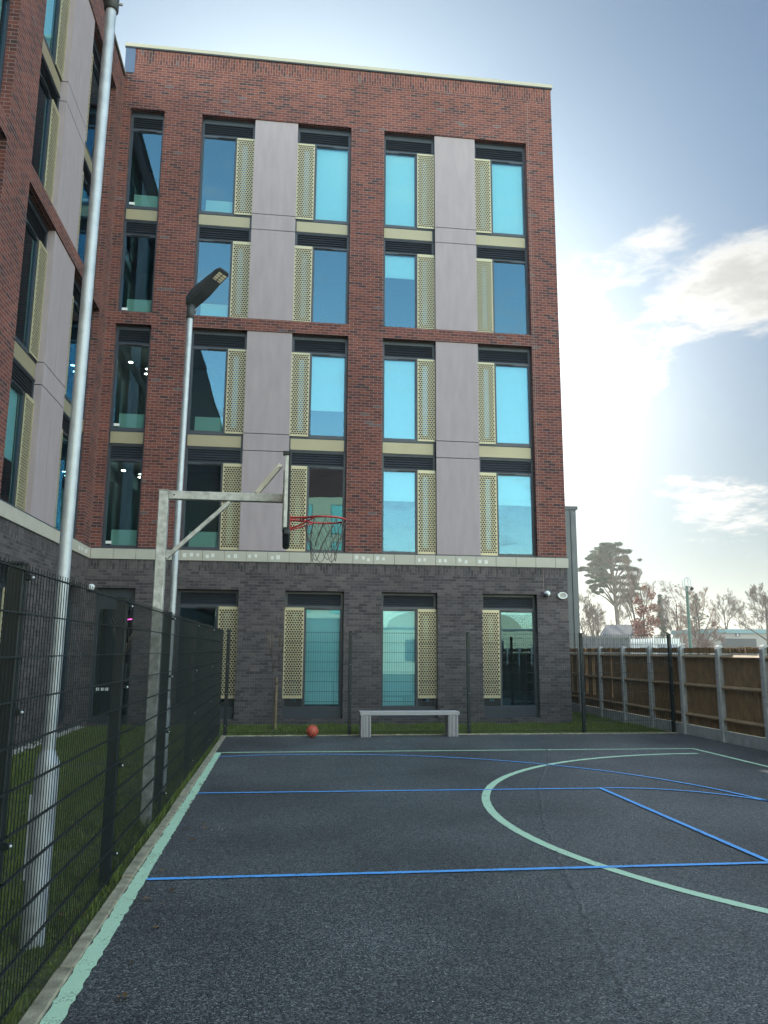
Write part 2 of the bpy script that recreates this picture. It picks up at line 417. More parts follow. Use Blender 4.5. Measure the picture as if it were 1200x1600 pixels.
tag(b_.build('court_marking', M['bluepaint']), kind='structure')
b3 = MB(); ribbon(b3, arc((4.17, 8.34), 1.82, 89, -89, 90), .05, ZB + .001, .002)
tag(b3.build('court_marking', M['bluepaint']), kind='structure')
b2 = MB(); ribbon(b2, arc((.411, 8.311), 5.468, 105, -105, 220), .05, ZB + .001, .002)
tag(b2.build('court_marking', M['bluepaint']), kind='structure')
# asphalt seam ridge
sm = MB(); pts = []
pp = [(1.75, 3.0), (1.8, 4.2), (2.25, 6.2), (2.75, 8.3), (3.4, 10.4), (4.3, 12.6), (4.9, 14.4), (5.4, 16.2)]
for i in range(len(pp) - 1): pts += line(pp[i], pp[i + 1], .08)[:-1]
V = []
for i, p in enumerate(pts):
    w = .022 + .012 * rs.random(); h = .002 + .005 * rs.random(); o = rs.uniform(-.02, .02)
    V.append([(p[0] - w + o, p[1], .0005), (p[0] + o, p[1], h), (p[0] + w + o, p[1], .0005)])
for i in range(len(V) - 1):
    for k in (0, 1): sm.face([V[i][k], V[i][k + 1], V[i + 1][k + 1], V[i + 1][k]], 0, True)
tag(sm.build('asphalt_seam', M['asphalt']), kind='structure')
# kerb edging under the left fence: short worn concrete lengths
kb = MB(); y = -8.0
while y < 16.7:
    l = rs.uniform(.75, 1.0); j = rs.uniform(-.006, .006); h = .022 + rs.uniform(-.008, .008)
    kb.box(-1.185 + j, -1.095, y, min(y + l - rs.uniform(.006, .03), 16.72), -.04, h, 0, .008); y += l
tag(kb.build('kerb', M['kerb']), kind='structure')
kb = MB()
x = -1.2
while x < 8.6:
    l = .9; kb.box(x, x + l - .01, 16.725, 16.80, -.04, .018 + rs.uniform(-.004, .004), 0, .006); x += l
tag(kb.build('kerb', M['kerb']), kind='structure')
# pale pebble margin along the wing
pb = MB()
for i in range(1500):
    y = rs.uniform(4, 19.2); x = XW + .06 + rs.random() * .22; r_ = rs.uniform(.012, .03); z = -.02 + rs.random() * .02
    V = [(x + r_ * a, y + r_ * b * 1.2, z + r_ * c * .7) for a, b, c in ((1, 0, 0), (-1, 0, 0), (0, 1, 0), (0, -1, 0), (0, 0, 1), (0, 0, -1))]
    pb.raw(V, [(0, 2, 4), (2, 1, 4), (1, 3, 4), (3, 0, 4), (2, 0, 5), (1, 2, 5), (3, 1, 5), (0, 3, 5)])
M['pebble'] = mat('pale pebbles', (.36, .34, .31), .85, var=.3, vscale=30)
tag(pb.build('pebble_margin', M['pebble']), 'strip of pale pebbles along the foot of the left wing', 'gravel', kind='stuff')
# grit and specks on the court
gs = MB()
for i in range(150):
    x = rs.uniform(-.9, 7); y = 3.6 + 12.5 * rs.random() ** 1.3; r_ = rs.uniform(.002, .006)
    if i < 30: x = rs.gauss(-.55, .16); y = rs.gauss(8.3, .5)
    gs.raw([(x + r_, y, 0.009), (x, y + r_ * 1.6, .009), (x - r_, y - r_ * .3, .009), (x, y, .009 + r_ * .7)], [(0, 1, 3), (1, 2, 3), (2, 0, 3)])
tag(gs.build('grit', M['residue']), 'small pale specks of grit and leaf scattered over the court', 'grit', kind='stuff')

# lawn blades
def lawn(name, label, regions, seed):
    rg = np.random.default_rng(seed); P = []
    for (x0, x1, y0, y1, n, hgt) in regions:
        p = np.stack([rg.uniform(x0, x1, n), rg.uniform(y0, y1, n), np.full(n, hgt)], 1); P.append(p)
    P = np.concatenate(P); n = len(P)
    a = rg.uniform(0, 2 * np.pi, n); h = P[:, 2] * rg.uniform(.5, 1.25, n); w = rg.uniform(.0025, .0055, n) * (P[:, 2] / .05) ** .3
    clump = .75 + .5 * np.sin(P[:, 0] * 5.1 + np.sin(P[:, 1] * 3.7) * 2) * np.sin(P[:, 1] * 4.3)
    h *= np.clip(clump, .45, 1.4)
    bare = np.sin(P[:, 0] * 2.3 + 1.7 * np.sin(P[:, 1] * 1.1)) + np.sin(P[:, 1] * 1.9 + 2.1 * np.sin(P[:, 0] * 1.7)) + rg.normal(0, .25, n)
    h *= np.where(bare > 1.25, .35, 1.0)
    ln = rg.uniform(0, .7, n) * h; b = rg.uniform(0, 2 * np.pi, n)
    base = np.stack([P[:, 0], P[:, 1], np.full(n, -.03)], 1)
    d = np.stack([np.cos(a) * w, np.sin(a) * w, np.zeros(n)], 1)
    tip = base + np.stack([np.cos(b) * ln, np.sin(b) * ln, h], 1)
    V = np.stack([base - d, base + d, tip], 1).reshape(-1, 3).astype(np.float32)
    me = bpy.data.meshes.new(name); me.vertices.add(3 * n); me.vertices.foreach_set('co', V.ravel())
    me.loops.add(3 * n); me.loops.foreach_set('vertex_index', np.arange(3 * n, dtype=np.int32))
    me.polygons.add(n); me.polygons.foreach_set('loop_start', np.arange(0, 3 * n, 3, dtype=np.int32))
    me.update(calc_edges=True); me.materials.append(M['grass'])
    tag(link(name, me), label, 'grass', kind='stuff')
lawn('lawn', 'short green grass between the left mesh fence and the wing', [(-4.4, -1.27, 3.0, 19.3, 110000, .062), (-1.45, -1.2, 2.5, 16.7, 5200, .13)], 1)
lawn('lawn', 'narrow grass strip behind the far mesh fence', [(-1.2, 8.7, 16.9, 19.35, 60000, .075), (7.3, 8.7, 19.3, 23, 6000, .08)], 2)

lv_ = MB()
for i in range(420):
    x, y = (rs.uniform(-1.9, -1.2), rs.uniform(3.2, 16.6)) if i < 150 else (rs.uniform(-1.08, -.7), rs.uniform(3.6, 16)) if i < 190 else (rs.uniform(-4.3, -1.4), rs.uniform(3, 19)) if i < 290 else (rs.uniform(-1, 8.5), rs.uniform(16.6, 19.2))
    a = rs.uniform(0, 6.28); l = rs.uniform(.018, .04); w = l * rs.uniform(.4, .7); z = (.012 if -1.1 < x and y < 16.7 else .03) + rs.random() * .012; c_, s_ = math.cos(a), math.sin(a)
    lv_.raw([(x + c_ * l, y + s_ * l, z + rs.random() * .012), (x - s_ * w, y + c_ * w, z + .008), (x - c_ * l, y - s_ * l, z), (x + s_ * w, y - c_ * w, z + rs.random() * .015)], [(0, 1, 2), (0, 2, 3)])
M['dryleaf'] = foliage('dry fallen leaves', (.10, .055, .025), (.30, .20, .10))
tag(lv_.build('fallen_leaves', M['dryleaf']), 'dry fallen leaves scattered along the fence foot and lawn', 'leaves', kind='stuff')
# ------------------------------------------------------------------ the building
bld = thing('brick_building', 'five storey L-shaped residence of red brick over a dark grey brick ground floor', 'building', (1.3, YF, 0))
BL = Vector(bld.location)
FAC = (Vector((0, YF, 0)) - BL, 0.0)
WNG = (Vector((XW, 0, 0)) - BL, R(90))
REC = .17

def wall(mb, x0, x1, z0, z1, ops, mat=0, swap=False, depth=REC + .10):
    xs = sorted({x0, x1, *[o[0] for o in ops], *[o[1] for o in ops]}); xs = [x for x in xs if x0 <= x <= x1]
    zs = sorted({z0, z1, *[o[2] for o in ops], *[o[3] for o in ops]}); zs = [z for z in zs if z0 <= z <= z1]
    for i in range(len(xs) - 1):
        for j in range(len(zs) - 1):
            cx, cz = (xs[i] + xs[i + 1]) / 2, (zs[j] + zs[j + 1]) / 2
            if any(o[0] < cx < o[1] and o[2] < cz < o[3] for o in ops): continue
            mb.face([(xs[i], 0, zs[j]), (xs[i + 1], 0, zs[j]), (xs[i + 1], 0, zs[j + 1]), (xs[i], 0, zs[j + 1])], mat, swap=swap)
    for (a, b, c, d) in ops:
        mb.face([(a, 0, c), (a, 0, d), (a, depth, d), (a, depth, c)], mat)
        mb.face([(b, 0, d), (b, 0, c), (b, depth, c), (b, depth, d)], mat)
        mb.face([(a, 0, d), (b, 0, d), (b, depth, d), (a, depth, d)], mat)
        mb.face([(a, 0, c), (a, depth, c), (b, depth, c), (b, 0, c)], mat)

# --- perforated panel with real staggered holes
def perf_mesh(w, h):
    b = .011; t = .004; n = max(4, round((w - 2 * b) / .066)); p = (w - 2 * b) / n; Rr = p / math.sqrt(3)
    mb = MB(); x0 = b
    rows = int((h - 2 * b - Rr) / (1.5 * Rr)); rows -= (rows + 1) % 2
    z0 = (h - (rows - 1) * 1.5 * Rr) / 2
    hexp = [(math.sin(math.radians(60 * k)), math.cos(math.radians(60 * k))) for k in range(6)]
    q = .75
    for r in range(rows):
        zc = z0 + r * 1.5 * Rr; odd = r % 2
        for c in range(n - odd):
            xc = x0 + p / 2 + c * p + odd * p / 2
            V = [(xc + a * Rr, 0, zc + bb * Rr) for a, bb in hexp] + [(xc + a * Rr * q, 0, zc + bb * Rr * q) for a, bb in hexp] + [(xc + a * Rr * q, t, zc + bb * Rr * q) for a, bb in hexp]
            F = []
            for k in range(6):
                k2 = (k + 1) % 6
                F.append((k, 6 + k, 6 + k2, k2)); F.append((6 + k, 12 + k, 12 + k2, 6 + k2))
            mb.raw(V, F)
        if odd:
            for xx, sg in ((x0, 1), (x0 + n * p, -1)):
                f = [(xx, 0, zc + Rr), (xx, 0, zc - Rr), (xx + sg * p / 2, 0, zc - Rr / 2), (xx + sg * p / 2, 0, zc + Rr / 2)]
                mb.face(f if sg > 0 else f[::-1])
    e = .0015
    mb.box(0, x0, -e, t + .02, 0, h); mb.box(w - x0, w, -e, t + .02, 0, h)
    zt = z0 - Rr * .5
    mb.box(x0, w - x0, -e, t + .02, 0, zt); mb.box(x0, w - x0, -e, t + .02, h - zt, h)
    return mb

WCACHE = {}
def mesh_of(key, fn, mats):
    if key not in WCACHE:
        mb = fn(); o = mb.build(key if isinstance(key, str) else key[0], mats)
        WCACHE[key] = o.data; bpy.data.objects.remove(o)
    return WCACHE[key]

def louvre_mb(w, h):
    mb = MB(); k = max(4, int(h / .055))
    mb.box(0, w, .03, .04, 0, h)
    for i in range(k):
        z = h * (i + .5) / k; d = h / k
        mb.face([(0, 0, z - d * .42), (w, 0, z - d * .42), (w, .028, z + d * .40), (0, .028, z + d * .40)])
        mb.face([(0, 0, z - d * .42), (0, .004, z - d * .50), (w, .004, z - d * .50), (w, 0, z - d * .42)])
    mb.box(-.012, 0, -.004, .03, -.012, h + .012); mb.box(w, w + .012, -.004, .03, -.012, h + .012)
    mb.box(0, w, -.004, .03, h, h + .012); mb.box(0, w, -.004, .03, -.012, 0)
    return mb

def window(tr, x, z, w, Hh, perf=None, pw=.475, gb=.06, gt=2.18, lb=2.24, lt=2.56, blind=0.0, desk=False, pz=0.0, sticker=False, lights=None, name='window', low=None):
    """one window unit: frame with sub-parts pane, louvre, perforated_panel, blind. x,z on the wall plane"""
    loc = tr[0] + Matrix.Rotation(tr[1], 3, 'Z') @ Vector((x, REC, z))
    fw = .055; mul = None
    gx0, gx1 = fw, w - fw
    if perf == 'R': gx1 = w - pw - .045
    if perf == 'L': gx0 = pw + .045
    def frame():
        mb = MB(); D = .075
        mb.box(0, fw, 0, D, 0, Hh); mb.box(w - fw, w, 0, D, 0, Hh)
        mb.box(fw, w - fw, 0, D, 0, gb); mb.box(fw, w - fw, 0, D, gt, lb - .012); mb.box(fw, w - fw, 0, D, lt + .012, Hh)
        if perf == 'R': mb.box(gx1, gx1 + .05, .0, D, gb, gt)
        if perf == 'L': mb.box(gx0 - .05, gx0, .0, D, gb, gt)
        # trickle vent under the louvre and a thin glazing bead
        cx = (gx0 + gx1) / 2 + (.2 if perf == 'R' else -.2 if perf == 'L' else 0)
        mb.box(max(fw, cx - .24), min(w - fw, cx + .24), -.018, 0, gt + .008, gt + .034, 1)
        e = .016
        mb.box(gx0, gx0 + e, .02, .05, gb, gt); mb.box(gx1 - e, gx1, .02, .05, gb, gt); mb.box(gx0 + e, gx1 - e, .02, .05, gb, gb + e); mb.box(gx0 + e, gx1 - e, .02, .05, gt - e, gt)
        mb.box(-.0, w, -.012, -.0005, Hh - .035, Hh, 1)
        if low: mb.box(fw, w - fw, 0, D, low, low + .06)
        return mb
    key = (name, w, round(Hh, 3), perf, gb, gt, low)
    o = link(name, mesh_of(key, frame, [M['frame'], M['louvre']]), bld, loc, tr[1])
    # pane(s)
    def pane():
        mb = MB(); mb.face([(gx0 + .014, .036, gb + .014), (gx1 - .014, .036, gb + .014), (gx1 - .014, .036, gt - .014), (gx0 + .014, .036, gt - .014)])
        if perf:
            a, b = (w - pw + .05, w - fw - .05) if perf == 'R' else (fw + .05, pw - .05)
            mb.face([(a, .05, gb + .05), (b, .05, gb + .05), (b, .05, gt - .05), (a, .05, gt - .05)])
            mb.box(a - .05, a + .09, .03, .075, gb, gt, 2); mb.box(b - .09, b + .05, .03, .075, gb, gt, 2)
            mb.box(a + .09, b - .09, .03, .075, gt - .12, gt, 2); mb.box(a + .09, b - .09, .03, .075, gb, gb + .12, 2)
        return mb
    link('pane', mesh_of(('pane',) + key, pane, [M['glass'], M['frame'], M['gap']]), o)
    lw = round(w - 2 * fw - .03, 4)
    link('louvre', mesh_of(('louvre', lw, round(lt - lb, 3)), lambda: louvre_mb(lw, lt - lb), [M['louvre']]), o, (fw + .015, .015, lb))
    if perf:
        ph = round(gt + .035 - pz, 3)
        link('perforated_panel', mesh_of(('perforated_panel', pw, ph), lambda: perf_mesh(pw, ph), [M['perf']]), o, (w - pw if perf == 'R' else 0, -.032, pz))
    if blind > 0:
        mb = MB(); zb = gt - (gt - gb) * blind
        mb.box(gx0 + .02, gx1 - .02, .10, .104, zb, gt - .01); mb.box(gx0 + .02, gx1 - .02, .095, .109, zb - .02, zb)
        mb.build('blind', M['blind'], o)
    if desk:
        mb = MB(); mb.box(gx0 + (.12 if perf != 'L' else .0), gx1 - .01, .16, .185, gb - .05, gb + .42); mb.build('inner_panel', M['desk'], o)
    if sticker:
        mb = MB(); mb.box(gx0 + .03, gx0 + .17, .030, .0345, gb + .05, gb + .12); mb.build('sticker', M['sticker'], o)
    if lights:
        for (lx, ly, lz) in lights:
            mb = MB(); mb.lathe([(.0, -.012), (.05, -.012), (.055, 0), (0, 0)], (lx, ly, lz), 12)
            mb.build('downlight', M['lampon'], o)
    return o

def spandrel(tr, x, z, w, h):
    loc = tr[0] + Matrix.Rotation(tr[1], 3, 'Z') @ Vector((x, REC, z))
    def fn():
        mb = MB(); mb.box(0, w, .012, .075, 0, h, 1)
        mb.box(.03, w - .055, -.006, .012, .012, h - .022, 0, .004)
        return mb
    return link('spandrel_panel', mesh_of(('spandrel_panel', w, round(h, 3)), fn, [M['spandrel'], M['frame']]), bld, loc, tr[1])

def clad(tr, x, z0, z1, w, joints, vjoint=False):
    loc = tr[0] + Matrix.Rotation(tr[1], 3, 'Z') @ Vector((x, .03, 0))
    def fn():
        mb = MB(); zz = [z0] + joints + [z1]
        mb.box(.01, w - .01, .05, .22, z0, z1, 1)
        for i in range(len(zz) - 1):
            a = zz[i] + (.007 if i else 0); b = zz[i + 1] - (.012 if i + 1 < len(zz) - 1 else 0.0)
            if vjoint:
                c = w * .47; mb.box(0, c - .003, 0, .05, a, b, 0); mb.box(c + .003, w, 0, .05, a, b, 0)
                mb.box(0, .012, .05, .22, a, b, 0); mb.box(w - .012, w, .05, .22, a, b, 0)
            else: mb.box(0, w, 0, .05, a, b, 0)
        return mb
    return link('cladding_panel', mesh_of(('cladding_panel', tr[1], w, z0), fn, [M['lilac'], M['frame']]), bld, loc, tr[1])

TL, TU = (4.17, 9.92), (10.25, 16.04)
U1, SP = 2.63, .33
def tier(tr, x0, x1, panel, z0, z1, blinds, perf=True, desks=(0, 0, 0, 0)):
    """a two storey opening: two columns of two windows round a cladding panel. blinds = (left low, left up, right low, right up)"""
    h2 = z1 - z0 - U1 - SP
    cols = [(x0, panel[0] - x0, 'R', 0), (panel[1], x1 - panel[1], 'L', 2)]
    for (x, w, pf, k) in cols:
        w = round(w, 4)
        window(tr, x, z0, w, U1, pf, blind=blinds[k], desk=desks[k])
        spandrel(tr, x, z0 + U1, w, SP)
        window(tr, x, z0 + U1 + SP, w, round(h2, 3), pf, gb=.08, gt=2.27, lb=2.35, lt=2.67, blind=blinds[k + 1], desk=desks[k + 1], pz=.04)
    clad(tr, panel[0], z0, z1 - .005, panel[1] - panel[0], [z0 + 2.55, z0 + 3.0], tr is WNG)

# --- facade walls
A_, B_, C_ = (-4.45, -3.56), (-2.57, 1.49), (2.41, 6.49)
red = MB(); ZP = 17.87
ops = [(a, b, c, d) for (a, b) in (A_, B_, C_) for (c, d) in (TL, TU)]
wall(red, -4.68, 7.27, 4.15, 17.43, ops)
wall(red, -4.68, 7.27, 17.43, ZP, [], swap=True)
def side(mb, x, y0, y1, z0, z1):      # right-hand end wall, faces +x
    mb.face([(x, y0, z0), (x, y1, z0), (x, y1, z1), (x, y0, z1)])
side(red, 7.27, 0, 13, 4.15, ZP)
red.face([(7.27, 13, 0), (-14, 13, 0), (-14, 13, ZP), (7.27, 13, ZP)])
red.face([(-4.68, .02, 17.05), (-4.68, 13, 17.05), (-4.68, 13, ZP), (-4.68, .02, ZP)][::-1])
tag(red.build('wall', M['red'], bld, FAC[0], FAC[1]), 'red brick upper wall of the main block facing the court')
gops = [(-2.57, -1.10, .12, 3.19), (.03, 1.48, .12, 3.19), (2.42, 3.84, .12, 3.19), (5.0, 6.44, .12, 3.19), (-4.47, -3.55, .02, 3.19)]
dk = MB()
wall(dk, -4.68, 7.27, -.1, 3.63, gops); wall(dk, -4.68, 7.27, 3.63, 3.88, [], swap=True)
side(dk, 7.27, 0, 13, -.1, 3.88)
tag(dk.build('wall', M['dark'], bld, FAC[0], FAC[1]), 'dark grey brick ground floor wall of the main block')
# wing walls
WB = (13.28, 18.70); WP = (14.98, 16.48); WB2 = (6.7, 12.12); WP2 = (8.4, 9.9)
ZWP = 17.0
red = MB(); ops = [(a, b, c, d) for (a, b) in (WB, WB2) for (c, d) in (TL, TU)]
wall(red, -25, 19.4, 4.15, 16.6, ops); wall(red, -25, 19.4, 16.6, ZWP, [], swap=True)
red.face([(-25, 9, 4.15), (-25, 0, 4.15), (-25, 0, ZWP), (-25, 9, ZWP)])
tag(red.build('wall', M['red'], bld, WNG[0], WNG[1]), 'red brick upper wall of the left wing')
wg = [(13.28, 14.75, .12, 3.19), (17.38, 18.85, .12, 3.19), (9.2, 10.65, .12, 3.19)]
dk = MB(); wall(dk, -25, 19.4, -.1, 3.63, wg); wall(dk, -25, 19.4, 3.63, 3.88, [], swap=True)
tag(dk.build('wall', M['dark'], bld, WNG[0], WNG[1]), 'dark grey brick ground floor wall of the left wing')
# --- stone band of separate tiles, with label residue on some
def band(tr, x0, x1, marks, end=0):
    mb = MB(); x = x0; i = 0; rr = random.Random(5)
    while x < x1 - .02:
        x2 = min(x + .527, x1)
        mb.box(x, x2 - .007, -.035, .05, 3.885, 4.135, 0, .004)
        if i in marks:
            for k in range(rr.choice((2, 2, 3))):
                a = x + .05 + k * .15 + rr.uniform(0, .03); c = 3.96 + rr.uniform(-.02, .04); s = rr.uniform(.06, .09)
                if a + s < x2 - .02: mb.box(a, a + s, -.0365, -.035, c, c + s * 1.2, 1)
        x = x2; i += 1
    mb.box(x0, x1, -.02, .05, 4.135, 4.165, 2); mb.box(x0, x1, -.012, .05, 3.872, 3.885, 2)
    return mb.build('stone_band', [M['stone'], M['residue'], M['frame']], bld, tr[0], tr[1])
band(FAC, -4.64, 7.305, {4, 5, 6, 7, 8, 12, 13, 15, 16, 17, 18})
band(WNG, 4.0, 19.36, {27, 28})
# --- copings
mb = MB(); mb.box(-4.7, 7.31, -.05, .4, ZP, ZP + .10); mb.box(-4.7, 7.30, -.035, .0, ZP - .03, ZP, 1); mb.box(6.9, 7.31, .4, 13, ZP, ZP + .1); mb.build('coping', [M['coping'], M['frame']], bld, *FAC)
mb = MB(); mb.box(-25, 19.36, -.05, .4, ZWP, ZWP + .05); mb.box(-25, 19.36, -.035, 0, ZWP - .05, ZWP, 1); mb.build('coping', [M['coping'], M['frame']], bld, *WNG)
# small blue-grey flashing where the taller block rises behind the wing coping
mb = MB(); mb.box(-4.68, -4.42, -.012, 0, 17.10, 17.84); mb.build('flashing', mat('blue grey flashing', (.065, .10, .18), .5), bld, *FAC)
mb = MB(); mb.box(-4.5, 7.2, .05, 12.9, 17.3, 17.4); mb.build('roof', M['roof'], bld, *FAC)
mb = MB(); mb.box(-24.9, 19.3, .05, 8.9, 16.5, 16.6); mb.build('roof', M['roof'], bld, *WNG)
# thin movement joints
mb = MB(); mb.box(6.55, 6.562, -.0015, .0, 4.2, 17.4); mb.box(6.62, 6.632, -.0015, 0, 3.25, 3.86); mb.build('movement_joint', mat('mortar coloured sealant', (.24, .17, .155), .8), bld, *FAC)
mb = MB(); mb.box(19.30, 19.325, -.0015, .0, 4.2, 16.95); mb.build('movement_joint', mat('pink sealant', (.30, .17, .15), .8), bld, *WNG)
# --- rooms behind the glass
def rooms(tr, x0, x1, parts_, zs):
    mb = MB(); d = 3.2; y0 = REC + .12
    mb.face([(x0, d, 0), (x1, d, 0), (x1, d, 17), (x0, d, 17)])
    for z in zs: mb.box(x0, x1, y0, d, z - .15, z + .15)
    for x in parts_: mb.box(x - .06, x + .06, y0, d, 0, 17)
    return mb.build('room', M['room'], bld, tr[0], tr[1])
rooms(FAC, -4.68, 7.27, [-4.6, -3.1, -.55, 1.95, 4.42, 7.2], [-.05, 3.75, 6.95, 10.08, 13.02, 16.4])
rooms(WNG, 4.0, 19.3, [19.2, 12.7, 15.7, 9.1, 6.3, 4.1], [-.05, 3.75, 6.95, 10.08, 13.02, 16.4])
# --- windows: main block
def pairA(z0, z1, li):
    w = round(A_[1] - A_[0], 4)
    window(FAC, A_[0], z0, w, U1, None, desk=True, sticker=True, lights=li)
    spandrel(FAC, A_[0], z0 + U1, w, SP)
    window(FAC, A_[0], z0 + U1 + SP, w, round(z1 - z0 - U1 - SP, 3), None, gb=.08, gt=2.27, lb=2.35, lt=2.67, desk=True, sticker=True, lights=li)
LI = [(.22, .9, 2.15), (.55, 1.5, 2.2), (.46, 1.9, 2.2), (.62, 2.0, 2.2), (.52, 2.6, 2.2)]
pairA(*TL, LI); pairA(*TU, None)
tier(FAC, *B_, (-1.14, .02), *TU, (0, 0, 0, .97), desks=(1, 1, 0, 0))
tier(FAC, *B_, (-1.14, .02), *TL, (0, 0, 0, .67), desks=(1, 1, 0, 0))
tier(FAC, *C_, (3.84, 4.99), *TU, (.30, .97, 0, .97))
tier(FAC, *C_, (3.84, 4.99), *TL, (.36, .97, .37, .97))
for (x0, x1, c, d), pf, bl in zip(gops[:4], ('R', 'L', 'R', 'L'), (0, .97, .985, .02)):
    window(FAC, x0, c, round(x1 - x0, 3), d - c, pf, gb=.27, gt=2.63, lb=2.72, lt=3.0, blind=bl, pz=.47)
# --- windows: wing
tier(WNG, *WB, WP, *TU, (0, .9, 0, 0)); tier(WNG, *WB, WP, *TL, (.6, 0, 0, 0))
tier(WNG, *WB2, WP2, *TU, (0, .4, .97, 0)); tier(WNG, *WB2, WP2, *TL, (.5, 0, 0, .97))
for (x0, x1, c, d), pf in zip(wg, ('R', 'L', 'R')):
    window(WNG, x0, c, round(x1 - x0, 3), d - c, pf, gb=.27, gt=2.63, lb=2.72, lt=3.0, pz=.47, blind=.5 if pf == 'L' else 0)
# --- glazed door in the corner
x0, x1, c, d = gops[4]; w = round(x1 - x0, 3); hh = d - c
door = MB(); fw = .07
door.box(0, fw, 0, .08, 0, hh); door.box(w - fw, w, 0, .08, 0, hh); door.box(fw, w - fw, 0, .08, hh - .5, hh); door.box(fw, w - fw, 0, .08, 0, .18)
do = door.build('door', [M['frame']], bld, FAC[0] + Vector((x0, REC, c)))
mb = MB(); mb.face([(fw, .04, .18), (w - fw, .04, .18), (w - fw, .04, hh - .5), (fw, .04, hh - .5)]); mb.build('pane', M['glass'], do)
mb = MB(); mb.tube([(w - .13, -.01, .95), (w - .13, -.06, .98), (w - .13, -.06, 1.35), (w - .13, -.01, 1.38)], .012, 8); mb.build('handle', M['zinc'], do)
mb = MB(); mb.box(.12, .20, .030, .036, .75, .82); mb.box(.22, .30, .030, .036, .75, .82); mb.box(.32, .40, .03, .036, .75, .82); mb.build('sticker', M['sticker'], do)
mb = MB(); mb.tube([(.35, .6, 2.42), (.78, .6, 2.46)], .014, 6); mb.build('strip_light', M['neon'], do)
# --- dark metal clad block behind the right-hand corner
an = thing('metal_clad_block', 'dark grey standing seam metal block just beyond the right corner of the brick building', 'building', (8.75, 26, 0))
mb = MB(); mb.box(-1.4, 1.38, 0, 9, 0, 6.68)
mb.build('wall', M['seam'], an)
mb = MB()
for i in range(8): mb.box(-1.35 + i * .36, -1.32 + i * .36, -.04, 0, 0, 6.68)
for i in range(20): mb.box(1.38, 1.42, .2 + i * .45, .23 + i * .45, 0, 6.68)
mb.build('seam_ribs', M['seam'], an)
mb = MB(); mb.box(-1.45, 1.43, -.06, 9, 6.68, 6.8); mb.build('coping', M['frame'], an)

# ------------------------------------------------------------------ wall fittings
cm = thing('security_camera', 'white ball-shaped camera on the dark brick above the far right window', 'camera', (6.68, YF, 3.21))
mb = MB(); mb.lathe([(.0, .05), (.055, .05), (.062, .03), (.062, 0)], (0, 0, 0), 16, axis='y'); mb.build('base', M['white'], cm)
mb = MB(); mb.lathe([(.075 * math.sin(math.pi * i / 10), .11 - .075 * math.cos(math.pi * i / 10)) for i in range(11)], (0, 0, 0), 18, axis='y'); mb.build('housing', M['white'], cm)
mb = MB(); mb.lathe([(0, .07), (.045, .065), (.052, .03), (.05, 0)], (-.05, -.12, -.045), 14, axis='y'); mb.build('lens', M['black'], cm)
cm2 = thing('wall_lamp', 'oval white bulkhead lamp on the dark brick near the right corner', 'lamp', (7.10, YF, 3.17))
def oval(mb, a, b, y0, y1, inner=None, mat=0, n=28):
    for i in range(n):
        t0, t1 = 2 * math.pi * i / n, 2 * math.pi * (i + 1) / n
        P0 = (a * math.cos(t0), b * math.sin(t0)); P1 = (a * math.cos(t1), b * math.sin(t1))
        mb.face([(P0[0], y1, P0[1]), (P1[0], y1, P1[1]), (P1[0], y0, P1[1]), (P0[0], y0, P0[1])], mat, True)
        k = inner or 0
        mb.face([(P0[0], y0, P0[1]), (P1[0], y0, P1[1]), (P1[0] * k, y0 - .0, P1[1] * k), (P0[0] * k, y0, P0[1] * k)], mat)
        if inner: mb.face([(P0[0] * k, y0, P0[1] * k), (P1[0] * k, y0, P1[1] * k), (P1[0] * k, y0 + .03, P1[1] * k), (P0[0] * k, y0 + .03, P0[1] * k)], mat, True)
mb = MB(); oval(mb, .125, .085, -.085, 0, .72); mb.build('rim', M['white'], cm2)
mb = MB(); oval(mb, .089, .06, -.06, -.03); mb.build('diffuser', mat('frosted diffuser', (.28, .30, .29), .25), cm2)
dm = thing('security_camera', 'white dome camera on the dark brick by the corner of the wing', 'camera', (-4.57, YF, 3.19))
mb = MB(); mb.lathe([(.085 * math.cos(math.pi / 2 * i / 7), .03 + .085 * math.sin(math.pi / 2 * i / 7)) for i in range(8)], (0, 0, 0), 18, axis='y'); mb.build('dome', M['white'], dm)
mb = MB(); mb.lathe([(.095, 0), (.095, .03), (.085, .032)], (0, 0, 0), 18, axis='y'); mb.build('base', M['lampgrey'], dm)

